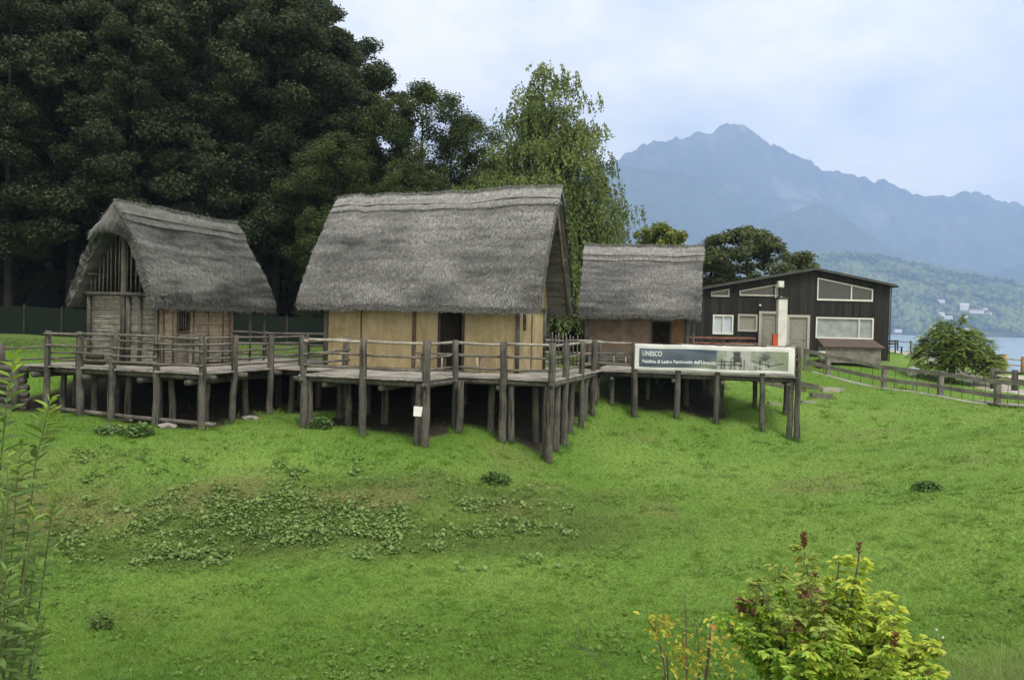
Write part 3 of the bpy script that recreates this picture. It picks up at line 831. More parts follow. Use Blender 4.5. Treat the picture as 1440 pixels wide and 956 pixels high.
def hut_centre():
    """large hut with ochre daub walls"""
    o = thing('thatched_hut', 'largest hut, ochre daub walls under a broad grey thatched roof, on the middle platform', 'hut', (0.773, 26.62, 0), -0.342)
    W, zE, zR = 2.05, 1.93, 6.12
    thatch_roof(o, -8.72, 0.0, W, zE, zR, 0.30, -8.30, 0.02, 11, 1.0, left_skew=0.16, sag=0.05, dens=700, tone=(0.175, 0.176, 0.177), contrast=0.40)
    x0, x1, y0, y1, zt = -7.95, -0.85, 0.72, 3.4, 2.45
    DX0, DX1 = -3.62, -2.78
    wall_holes(x0, x1, 0.02, zt, y0, y0 + 0.16, [(DX0, DX1, 0.02, 1.98)], MB()).build('front_wall', M['plaster'], o)
    mb = MB(); Mx = Matrix.Translation((x1, y0, 0)) @ Matrix.Rotation(PI / 2, 4, 'Z')
    for (a, b, c, d) in [(0.162, 0.42, 0.02, zt - 0.3), (0.62, y1 - y0 - 0.162, 0.02, zt - 0.3), (0.42, 0.62, 0.02, 1.42), (0.42, 0.62, 1.88, zt - 0.3)]:
        mb.box(a, b, 0, 0.16, c, d, Mx)
    gw = mb.build('gable_wall', M['plaster'], o)
    mb = MB()
    Wf = Mx
    for (a, b, c, d) in [(0.38, 0.42, 1.38, 1.92), (0.62, 0.66, 1.38, 1.92), (0.42, 0.62, 1.38, 1.42), (0.42, 0.62, 1.88, 1.92)]:
        mb.box(a, b, -0.02, 0.05, c, d, Wf)
    mb.build('window_frame', M['dark_wood'], gw)
    MB().box(x0, x1, y1 - 0.16, y1, 0.02, zt).build('back_wall', M['plaster'], o)
    MB().box(x0, x0 + 0.16, y0 + 0.162, y1 - 0.162, 0.02, zt).build('gable_wall', M['plaster'], o)
    # boarded gables above the walls
    for gx, sg in ((x1 - 0.02, 1), (x0 + 0.02, -1)):
        mb = MB(); y = y0 - 0.2; r = random.Random(3)
        while y < y1 + 0.2:
            w = r.uniform(0.13, 0.2); yc = y + w / 2
            h = zE + 0.25 + (zR - zE - 0.55) * (1 - abs(yc - W) / W) - 0.42
            zb = zt - 0.29 if sg > 0 else zt + 0.01
            if h > zb + 0.1:
                mb.box(gx - 0.03, gx + 0.02 + r.uniform(0, 0.02), y, y + w - 0.012, zb, h)
            y += w
        mb.build('gable_boards', M['tan_boards'], o)
    # timbers on the facade
    for x, w in ((-6.55, 0.05), (-4.55, 0.13)):
        MB().box(x - w / 2, x + w / 2, y0 - 0.03, y0 - 0.003, 0.02, 1.98).build('timber', M['brown_wood'], o)
    MB().tube([(x1 - 0.03, y0 - 0.03, 0.02), (x1 - 0.03, y0 - 0.03, 2.2)], 0.075, 8).build('corner_post', M['post'], o, True)
    MB().tube([(x0 + 0.03, y0 - 0.03, 0.02), (x0 + 0.03, y0 - 0.03, 2.2)], 0.085, 8).build('corner_post', M['post'], o, True)
    MB().tube([(x1 + 0.02, y1 - 0.05, 0.02), (x1 + 0.02, y1 - 0.05, 2.2)], 0.075, 8).build('corner_post', M['post'], o, True)
    MB().box(x1 + 0.003, x1 + 0.03, y0 + 1.25, y0 + 1.30, 0.02, 2.1).build('timber', M['brown_wood'], o)
    MB().box(x1 + 0.003, x1 + 0.07, y0 - 0.1, y1 + 0.1, zt - 0.42, zt - 0.30).build('tie_beam', M['dark_wood'], o)
    # door: frame and an ajar plank leaf inside the dark opening
    f = MB()
    f.box(DX0 - 0.05, DX0 + 0.04, y0 - 0.04, y0 + 0.12, 0.03, 1.99); f.box(DX1 - 0.04, DX1 + 0.05, y0 - 0.04, y0 + 0.12, 0.03, 1.99)
    f.box(DX0 + 0.04, DX1 - 0.04, y0 - 0.04, y0 + 0.12, 1.9, 1.99)
    df = f.build('door_frame', M['dark_wood'], o)
    lf = MB()
    Mx = Matrix.Translation((DX0 + 0.06, y0 + 0.16, 0)) @ Matrix.Rotation(1.15, 4, 'Z')
    for k in range(4): lf.box(k * 0.19, k * 0.19 + 0.18, 0, 0.04, 0.06, 1.86, Mx)
    lf.build('door_leaf', M['dark_wood'], df)
    # rafters and purlins seen under the right verge
    for y in (0.35, 1.1, 1.6, 2.5, 3.0, 3.75):
        t = 1 - abs(y - W) / W
        z = zE + 0.30 + (zR - zE - 0.30) * t - 0.55
        MB().tube([(-8.45, y, z), (-0.06, y, z)], 0.055, 7).build('purlin', M['brown_wood'], o, True)
    for sg in (0, 1):
        a = Vector((-0.12, 0.26 if sg == 0 else 2 * W - 0.26, zE + 0.05)); b = Vector((-0.08, W, zR - 0.66))
        MB().tube([a, b], 0.05, 7).build('rafter', M['brown_wood'], o, True)
    mb = MB(); r = random.Random(8)      # reed lining below the thatch on the far slope
    for k in range(16):
        t = k / 16.0 + 0.03
        y = 2 * W - W * t; z = zE + 0.30 + (zR - zE - 0.30) * t - 0.50
        mb.tube([(-8.3, y, z), (-0.04 + r.uniform(-0.03, 0.03), y, z)], 0.022, 5)
    mb.build('roof_batten', M['brown_wood'], o, True)
    return o
hut_centre()

def hut_side():
    """small hut at the left whose lattice gable faces the camera; local x runs along the ridge"""
    o = thing('thatched_hut', 'hut with open lattice gable and grey wattle walls, beside the dark wood', 'hut', (-10.75, 26.19, 0), PI / 2 - 0.323)
    W, zE, zR, L = 1.82, 1.80, 5.0, 6.3
    thatch_roof(o, -0.05, L, W, zE, zR, 0.32, 0.12, L - 0.22, 23, 0.86, left_skew=-0.08, tp=0.31, dens=750, hood=(0.74, 0.80, 0.34), tone=(0.138, 0.141, 0.136), contrast=0.65)
    rng = np.random.default_rng(4); r = random.Random(5)
    xw0, xw1, yw0, yw1 = 0.38, 3.95, 0.34, 3.0
    # gable wall of woven sticks, between posts
    g = MB(); g.cur = (0.06, 0.052, 0.045)
    Mg = lambda y: None
    wallb = MB(); wallb.cur = (0.05, 0.043, 0.036)
    wallb.box(xw0 + 0.03, xw0 + 0.10, yw0, yw1, 0.03, 2.22)
    z = 0.04
    while z < 2.2:
        rad = r.uniform(0.013, 0.022); k = r.uniform(0.65, 1.25)
        wallb.cur = (0.215 * k, 0.202 * k, 0.182 * k)
        pts = [(xw0 + 0.02 + r.uniform(-0.014, 0.014), yw0 + (yw1 - yw0) * i / 8, z + rad + r.uniform(-0.01, 0.01)) for i in range(9)]
        wallb.tube(pts, rad, 6); z += rad * 1.9
    wallb.build('gable_wall', M['wattle'], o, True)
    for y in (yw0 + 0.02, 0.98, 1.42, 1.62, yw1 - 0.02):
        rad = 0.075 if y in (1.42, 1.62) else 0.06
        top = 3.9 if y == 1.62 else 2.3
        if abs(y - 1.62) < 0.01: rad = 0.085; top = 4.15
        MB().tube([(xw0 - 0.06, y, 0.02), (xw0 - 0.05, y + r.uniform(-0.02, 0.02), top / 2), (xw0 - 0.06, y, top)], rad, 8).build('gable_post', M['post'], o, True)
    # open lattice of upright sticks in the gable
    n = 17
    for i in range(n):
        y = yw0 + 0.1 + (yw1 - yw0 - 0.15) * i / (n - 1)
        h = zE + 0.15 + (zR - zE - 0.5) * (1 - abs(y - W) / W) - 0.30
        if h < 2.45: continue
        MB().tube([(xw0 + 0.01, y + r.uniform(-0.02, 0.02), 2.16), (xw0 + 0.01, y + r.uniform(-0.03, 0.03), h)], 0.02, 6).build('lattice_stick', M['rail'], o, True)
    MB().tube([(xw0 - 0.12, -0.1, 2.2), (xw0 - 0.12, 2 * W - 0.05, 2.24)], 0.06, 8).build('tie_beam', M['post'], o, True)
    # long wall: brown panels, barred window
    wx0, wx1 = 1.28, 1.78
    wb = MB(); wb.cur = (0.10, 0.08, 0.06)
    wall_holes(xw0 + 0.1, xw1, 0.03, 2.05, yw0, yw0 + 0.1, [(wx0, wx1, 1.1, 1.72)], wb)
    for (a, b) in ((xw0 + 0.1, wx0 - 0.02), (wx1 + 0.02, xw1)):
        z = 0.04
        while z < 2.0:
            rad = r.uniform(0.013, 0.022); k = r.uniform(0.7, 1.2)
            t = min(1, max(0, (z - 0.5) / 0.8))
            wb.cur = ((0.19 + 0.05 * t) * k, (0.178 + 0.025 * t) * k, (0.158 - 0.01 * t) * k)
            wb.tube([(a + (b - a) * i / 5, yw0 - 0.005 + r.uniform(-0.012, 0.012), z + rad) for i in range(6)], rad, 6)
            z += rad * 1.9
    z = 0.04
    while z < 1.04:
        rad = 0.026; wb.cur = (0.16, 0.14, 0.12); wb.tube([(wx0 - 0.02, yw0 - 0.005, z + rad), (wx1 + 0.02, yw0 - 0.005, z + rad)], rad, 6); z += 0.05
    wb.build('front_wall', M['wattle'], o, True)
    for x in (xw0 + 0.05, 0.62, 1.05, 2.0, 2.75, 3.5, xw1):
        MB().tube([(x, yw0 - 0.05, 0.02), (x + r.uniform(-0.02, 0.02), yw0 - 0.05, 1.98)], 0.05 if x in (xw0 + 0.05, xw1) else 0.03, 7).build('wall_batten', M['brown_wood'], o, True)
    f = MB()
    f.box(wx0 - 0.05, wx0 + 0.01, yw0 - 0.05, yw0 + 0.09, 1.06, 1.78); f.box(wx1 - 0.01, wx1 + 0.05, yw0 - 0.05, yw0 + 0.09, 1.06, 1.78)
    f.box(wx0 + 0.01, wx1 - 0.01, yw0 - 0.05, yw0 + 0.09, 1.72, 1.78); f.box(wx0 + 0.01, wx1 - 0.01, yw0 - 0.05, yw0 + 0.09, 1.06, 1.11)
    fr_ = f.build('window', M['dark_wood'], o)
    for k in range(4):
        x = wx0 + 0.1 + k * 0.1
        MB().tube([(x, yw0 + 0.03, 1.1), (x, yw0 + 0.03, 1.73)], 0.014, 6).build('window_bar', M['rail'], fr_, True)
    MB().box(wx0 - 0.12, wx1 + 0.1, yw0 - 0.2, yw0 - 0.07, 0.93, 0.99).build('window_shelf', M['rail'], o)
    b2 = MB(); b2.cur = (0.06, 0.05, 0.04)
    b2.box(xw0 + 0.11, xw1, yw1 - 0.1, yw1, 0.03, 2.05); b2.box(xw1 - 0.1, xw1, yw0 + 0.11, yw1 - 0.11, 0.03, 2.6)
    b2.build('back_wall', M['wattle'], o)
    for x, y in ((5.2, 0.4), (6.05, 0.4), (5.2, 2 * W - 0.5), (6.05, 2 * W - 0.5)):
        MB().tube([(x, y, 0.02), (x, y, 2.1)], 0.04, 7).build('porch_post', M['post'], o, True)
    for y in (0.3, 2 * W - 0.3):
        MB().tube([(0.1, y, 2.05), (L - 0.15, y, 2.05)], 0.06, 7).build('wall_plate', M['brown_wood'], o, True)
    for y in (0.9, W, 2 * W - 0.9):
        z = zE + 0.2 + (zR - zE - 0.2) * (1 - abs(y - W) / W) - 0.66
        MB().tube([(0.05, y, z), (L - 0.2, y, z)], 0.05, 7).build('purlin', M['dark_wood'], o, True)
    return o
hut_side()

def hut_back():
    o = thing('thatched_hut', 'smallest hut, with a brown mud wall and one dark window, behind the printed banner', 'hut', (7.48, 34.26, 0), -0.2)
    W, zE, zR, L = 1.55, 1.97, 4.92, 4.9
    thatch_roof(o, -L, 0.0, W, zE, zR, 0.26, -L + 0.06, 0.0, 37, 0.98, dens=650, tone=(0.171, 0.172, 0.173), contrast=0.40)
    y0, y1, x0, x1 = 0.62, 2.6, -4.62, -0.5
    wx0, wx1 = -1.92, -1.22
    wall_holes(x0, x1, 0.62, 2.3, y0, y0 + 0.14, [(wx0, wx1, 0.95, 1.78)], MB()).build('front_wall', M['mud'], o)
    mb = MB(); r = random.Random(2); z = 0.02          # lower part of boards
    while z < 0.6:
        h = r.uniform(0.11, 0.15); k = r.uniform(0.8, 1.15); mb.cur = (0.15 * k, 0.145 * k, 0.13 * k)
        mb.box(x0 - 0.02, x1 + 0.02, y0 - 0.03 - r.uniform(0, 0.02), y0 + 0.1, z, min(z + h - 0.012, 0.615)); z += h
    mb.build('board_plinth', M['wattle'], o)
    f = MB()
    f.box(wx0 - 0.06, wx0 + 0.004, y0 - 0.03, y0 + 0.1, 0.9, 1.84); f.box(wx1 - 0.004, wx1 + 0.06, y0 - 0.03, y0 + 0.1, 0.9, 1.84)
    f.box(wx0 + 0.004, wx1 - 0.004, y0 - 0.03, y0 + 0.1, 0.9, 0.955); f.box(wx0 + 0.004, wx1 - 0.004, y0 - 0.03, y0 + 0.1, 1.775, 1.84)
    f.build('window', M['dark_wood'], o)
    b = MB().box(-1.12, -0.66, y0 - 0.035, y0 - 0.003, 0.66, 1.95).build('window_shutter', wood('orange_board', (0.12, 0.07, 0.035), (0.21, 0.13, 0.065), (4, 4, 0.6)), o)
    b['label'] = 'orange-brown plank shutter'
    for x in (x0 + 0.02, x1 - 0.02):
        MB().tube([(x, y0 - 0.05, 0.02), (x, y0 - 0.05, 2.15)], 0.09, 8).build('corner_post', M['post'], o, True)
    MB().tube([(-0.28, y0 - 0.1, 0.02), (-0.28, y0 - 0.1, 2.2)], 0.05, 8).build('corner_post', M['post'], o, True)
    MB().box(x0, x1, y1 - 0.14, y1, 0.02, 2.3).build('back_wall', M['mud'], o)
    for x in (x0, x1 - 0.12):
        mb = MB(); mb.box(x, x + 0.12, y0 + 0.142, y1 - 0.142, 0.02, 2.3)
        mb.add([(x + d, y, z) for d in (0, 0.12) for (y, z) in ((y0 + 0.1, 2.303), (y1 - 0.1, 2.303), (W, 4.15))], [(0, 2, 1), (3, 4, 5), (0, 1, 4, 3), (1, 2, 5, 4), (2, 0, 3, 5)])
        mb.build('gable_wall', M['mud'], o)
    for y in (0.3, 2 * W - 0.3):
        MB().tube([(-L + 0.1, y, 2.16), (-0.1, y, 2.16)], 0.06, 7).build('wall_plate', M['brown_wood'], o, True)
    for sg in (0, 1):
        MB().tube([(-0.06, 0.1 if sg == 0 else 2 * W - 0.1, zE + 0.06), (-0.06, W, zR - 0.42)], 0.05, 7).build('rafter', M['brown_wood'], o, True)
    return o
hut_back()

# ------------------------------------------------------------------ stilt decks
PR = random.Random(21)
POST_BASES = []
def post(o, D, u, v, top=1.05, r=0.095, name='post', lean=0.02, mat='post', taper=0.86, below=0.25):
    w = fr(D, u, v); zb = tz(w.x, w.y) - below
    POST_BASES.append((w.x, w.y))
    n = max(3, int((top - zb) / 0.35)); pts, rad = [], []
    dx, dy = PR.uniform(-lean, lean), PR.uniform(-lean, lean)
    r *= PR.uniform(0.92, 1.1)
    for i in range(n + 1):
        t = i / n; z = zb + (top - zb) * t
        pts.append((u + dx * (1 - t) * 3 + PR.uniform(-0.014, 0.014), v + dy * (1 - t) * 3 + PR.uniform(-0.014, 0.014), z))
        rad.append(r * (1 + (1 - t) * (1 - taper)) * PR.uniform(0.95, 1.05))
    return MB().tube(pts, rad, 10).build(name, M[mat], o, True)
def rail(o, a, b, z, r=0.034, mat='rail', drop=0.0, off=0.0, name='rail', ov=0.1, za=None):
    a, b = Vector((a[0], a[1], 0)), Vector((b[0], b[1], 0)); d = (b - a); L = d.length; d.normalize()
    nrm = Vector((d.y, -d.x, 0))
    pts, rad = [], []
    n = 6; z0 = z + PR.uniform(-0.025, 0.025); z1 = z + drop + PR.uniform(-0.025, 0.025)
    if za is not None: z0, z1 = za
    ph = PR.uniform(0, 6); bend = PR.uniform(-0.016, 0.016)
    for i in range(n + 1):
        t = i / n
        p = a + d * (-ov + (L + 2 * ov) * t) + nrm * (off + PR.uniform(-0.008, 0.008))
        p.z = z0 + (z1 - z0) * t + bend * math.sin(PI * t) + 0.006 * math.sin(ph + 5 * t)
        pts.append(p); rad.append(1.15 * r * (1.10 - 0.18 * t) * PR.uniform(0.94, 1.06))
    return MB().tube(pts, rad, 7).build(name, M[mat], o, True)
def rails(o, pts, zs, mats, off=0.09, rr=0.034):
    for a, b in zip(pts[:-1], pts[1:]):
        for z, m in zip(zs, mats):
            rail(o, a, b, z, rr, m, off=off, ov=0.06)
def decking(o, u0, u1, v0, v1, along='v', z=0.0, seed=1):
    """boards as one surface; along = direction in which each board runs"""
    r = random.Random(seed); mb = MB()
    a, b = (u0, u1) if along == 'v' else (v0, v1)
    x = a
    while x < b - 0.03:
        w = min(r.uniform(0.13, 0.2), b - x); dz = r.uniform(-0.006, 0.006); e0, e1 = r.uniform(-0.05, 0.04), r.uniform(-0.04, 0.05)
        if along == 'v': mb.box(x, x + w - 0.012, v0 + e0, v1 + e1, z - 0.05 + dz, z + dz)
        else: mb.box(u0 + e0, u1 + e1, x, x + w - 0.012, z - 0.05 + dz, z + dz)
        x += w
    return mb.build('decking', M['deck'], o)
def beamlog(o, a, b, z, r=0.075, name='beam', mat='post'):
    pts = [(a[0] + (b[0] - a[0]) * t, a[1] + (b[1] - a[1]) * t, z + PR.uniform(-0.01, 0.01)) for t in (0, 0.33, 0.66, 1)]
    return MB().tube(pts, [r * PR.uniform(0.93, 1.07) for _ in pts], 8).build(name, M[mat], o, True)

def deck_left():
    D = FR2
    o = thing('stilt_platform', 'raised timber platform on posts carrying the lattice-gable hut, beside the dark wood', 'platform', (D[0], D[1], 0), -D[2])
    FV = -3.45
    decking(o, -15.7, -9.2, FV - 0.05, 6.2, 'v', 0, 2)
    fu = [-9.28, -10.85, -12.38, -13.65, -14.85]
    for u in fu: post(o, D, u, FV)
    for v in (-1.95, -0.05, 1.75): post(o, D, -9.28, v, r=0.1)
    for u in fu[1:]: post(o, D, u + 0.08, FV + 0.55, top=-0.14, r=0.085, name='stilt')
    for v in (-2.4, -0.6, 1.4, 3.2, 5.0):
        for u in (-9.9, -11.6, -13.2, -14.8): post(o, D, u, v, top=-0.14, r=0.085, name='stilt')
    for a, b in zip(fu[:-1], fu[1:]):
        for z, m in ((0.97, 'rail'), (0.80, 'rail'), (0.60, 'rail'), (0.40, 'rail'), (0.20, 'rail')):
            if z in (0.8, 0.4) and PR.random() < 0.35: continue
            rail(o, (a, FV), (b, FV), z, 0.03 if z < 0.9 else 0.036, m, off=-0.09 if PR.random() < .7 else 0.09, ov=0.06)
    sv = [FV, -1.95, -0.05, 1.75]
    for a, b in zip(sv[:-1], sv[1:]):
        for z in (0.97, 0.78, 0.58, 0.36, 0.18):
            rail(o, (-9.28, a), (-9.28, b), z, 0.03, 'rail', off=-0.09, ov=0.05)
    # rear rail
    bu = [-15.5, -13.6, -11.6, -9.6]
    for u in bu: post(o, D, u, 6.0, r=0.08)
    for a, b in zip(bu[:-1], bu[1:]):
        for z in (0.98, 0.55, 0.12): rail(o, (a, 6.0), (b, 6.0), z, 0.04, 'rail', ov=0.05)
    for v in (FV + 0.02, -1.95, -0.05): beamlog(o, (-15.75, v + 0.12), (-8.95, v + 0.12), -0.14, 0.085)
    for u in (-15.3, -13.4, -11.4, -9.75): beamlog(o, (u, FV - 0.1), (u, 6.1), -0.30, 0.08)
    for a, b, za, zb in ((-15.0, -12.2, -1.30, -1.40), (-12.7, -8.95, -1.40, -1.47)):
        MB().tube([(a, FV + 0.16, za), (b, FV + 0.16, zb)], 0.065, 8).build('ground_beam', M['rail'], o, True)
    return o
deck_left()

def deck_centre():
    D = FR2
    o = thing('stilt_platform', 'raised timber platform with a stepped front edge carrying the ochre daub hut', 'platform', (D[0], D[1], 0), -D[2])
    decking(o, -6.95, -3.0, -2.2, 0.0, 'v', 0, 4); decking(o, -9.19, 0.05, 0.005, 7.2, 'v', 0, 5)
    P = [(-6.85, -2.15), (-4.93, -2.15), (-3.0, -2.15), (-3.0, 0.0), (-1.47, 0.0), (0.0, 0.0), (0.0, 1.6), (0.0, 3.8), (-0.05, 5.8)]
    for k, (u, v) in enumerate(P): post(o, D, u, v, r=0.105 if k in (0, 1, 2, 5) else 0.095, top=1.07)
    post(o, D, -7.25, 1.1, r=0.1)
    for a, b in zip(P[:-1], P[1:]):
        ins = -0.09
        for z, m, r_ in ((0.985, 'pale_rail', 0.036), (0.60, 'rail', 0.032), (0.24, 'rail', 0.034)):
            rail(o, a, b, z, r_, m, off=ins, ov=0.04)
    rail(o, (-6.85, -2.15), (-7.25, 1.1), 0.97, 0.036, 'pale_rail', off=0.09); rail(o, (-6.85, -2.15), (-7.25, 1.1), 0.60, 0.032, off=0.09); rail(o, (-6.85, -2.15), (-7.25, 1.1), 0.28, 0.032, off=0.09)
    # paired stilts under the corners and the inner rows
    for (u, v) in [(-6.72, -2.0), (-3.2, -2.1), (-0.16, 0.14), (-1.28, 0.2), (-2.72, -0.2), (-0.1, 1.0), (-0.12, 2.9), (-0.12, 4.8),
                   (-5.9, -1.2), (-5.0, -0.6), (-6.6, -0.4), (-4.1, 0.3), (-6.0, 0.3), (-3.2, 0.55), (-2.0, 0.6), (-0.8, 1.1), (-0.9, 2.3), (-2.2, 2.2), (-5.0, 1.6), (-6.8, 1.6), (-8.4, 1.4), (-3.6, 2.4), (-7.8, 3.2), (-5.8, 3.4), (-1.3, 4.4), (-3.2, 4.6), (-8.9, 0.6)]:
        post(o, D, u, v, top=-0.13, r=0.095, name='stilt')
    beamlog(o, (-7.05, -2.02), (-2.85, -2.02), -0.14, 0.085); beamlog(o, (-3.15, 0.12), (0.15, 0.12), -0.14, 0.085)
    beamlog(o, (-3.0, -2.35), (-3.0, 0.4), -0.16, 0.075); beamlog(o, (-6.85, -2.3), (-7.2, 1.2), -0.16, 0.075)
    beamlog(o, (0.02, -0.15), (-0.03, 6.0), -0.15, 0.075); beamlog(o, (-9.2, 0.35), (-7.0, 0.35), -0.15, 0.075)
    for u in (-1.6, -4.4, -6.2, -8.4): beamlog(o, (u, -0.1 if u < -6.5 or u > -2.9 else -2.1), (u, 7), -0.30, 0.08)
    # back rail with upright sticks beside the ochre hut
    bp = [(-0.15, 7.1), (-1.4, 7.1), (-3.0, 7.1), (-5.0, 7.1), (-7.0, 7.1), (-9.0, 7.1)]
    for u, v in bp: post(o, D, u, v, r=0.08)
    for a, b in zip(bp[:-1], bp[1:]):
        for z in (1.0, 0.55, 0.2): rail(o, a, b, z, 0.04, 'pale_rail' if a[0] > -3 else 'rail', ov=0.05)
    for k in range(8):
        u = -0.95 - 0.14 * k
        MB().tube([(u, 7.0, 0.1), (u + PR.uniform(-0.03, 0.03), 7.0, 1.22 + PR.uniform(-0.08, 0.1))], 0.025, 6).build('upright_stick', M['rail'], o, True)
    return o
deck_centre()

def deck_right():
    D = FR3
    o = thing('stilt_platform', 'raised timber platform with the printed banner on its railing, beneath the smallest hut', 'platform', (D[0], D[1], 0), -D[2])
    decking(o, -7.05, -2.6, -0.05, 9.0, 'u', 0, 7); decking(o, -2.595, 0.06, -0.05, 3.0, 'u', 0, 8)
    fu = [-7.03, -5.6, -4.05, -2.66, -1.17, 0.0]
    for u in fu: post(o, D, u, 0.0, r=0.10 if u != -4.05 else 0.105, top=1.05 if u > -6 else 1.08)
    post(o, D, -0.18, 0.12, top=-0.13, r=0.085, name='stilt')
    for (u, v) in [(-2.5, 2.8), (-0.1, 2.8), (-1.3, 2.8)]: post(o, D, u, v, r=0.085)
    for (u, v) in [(-6.6, 1.5), (-5.2, 1.6), (-3.8, 1.6), (-2.6, 1.5), (-6.6, 3.4), (-5.0, 3.6), (-3.2, 3.8), (-6.4, 5.5), (-4.6, 5.6), (-3.0, 5.6), (-6.4, 0.4)]:
        post(o, D, u, v, top=-0.13, r=0.09, name='stilt')
    for a, b in zip(fu[:-1], fu[1:]):
        for z in (0.98, 0.6, 0.22): rail(o, (a, 0), (b, 0), z, 0.034, 'pale_rail' if z > 0.9 else 'rail', off=-0.1, ov=0.05)
    for z in (0.98, 0.6, 0.22):
        rail(o, (0, 0), (-0.1, 2.8), z, 0.034, off=-0.08)
        rail(o, (-0.1, 2.8), (-1.3, 2.8), z, 0.04, off=0.0); rail(o, (-1.3, 2.8), (-2.5, 2.8), z, 0.04)
    beamlog(o, (-7.1, 0.14), (0.12, 0.14), -0.14, 0.085); beamlog(o, (-2.7, 2.7), (0.1, 2.7), -0.14, 0.08)
    for u in (-6.4, -4.2, -2.5, -0.3): beamlog(o, (u, -0.1), (u, 8.8 if u < -2.4 else 2.95), -0.30, 0.08)
    return o
deck_right()

def plank_bench(name, label, D, u0, u1, v, h, depth, legs, mat='rail', legmat='pale_rail', cat='bench'):
    c = fr(D, (u0 + u1) / 2, v)
    o = thing(name, label, cat, (c.x, c.y, 0), -D[2])
    L = (u1 - u0) / 2
    MB().box(-L, L, -depth / 2, depth / 2, h - 0.05, h).build('bench_top', M[mat], o)
    for t in legs:
        for s in (-1, 1):
            x = -L + 2 * L * t
            MB().tube([(x, s * depth * 0.36, 0.0), (x, s * depth * 0.36, h - 0.055)], 0.035, 7).build('leg', M[legmat], o, True)
    return o
plank_bench('bench', 'rough plank bench against the ochre wall, left of the dark doorway', FR2, -5.05, -2.75, 1.75, 0.60, 0.38, (0.06, 0.42, 0.94))
plank_bench('bench', 'long low bench against the grey boards of the smallest hut', FR3, -6.9, -3.9, 4.1, 0.45, 0.3, (0.04, 0.2, 0.36, 0.68, 0.97))

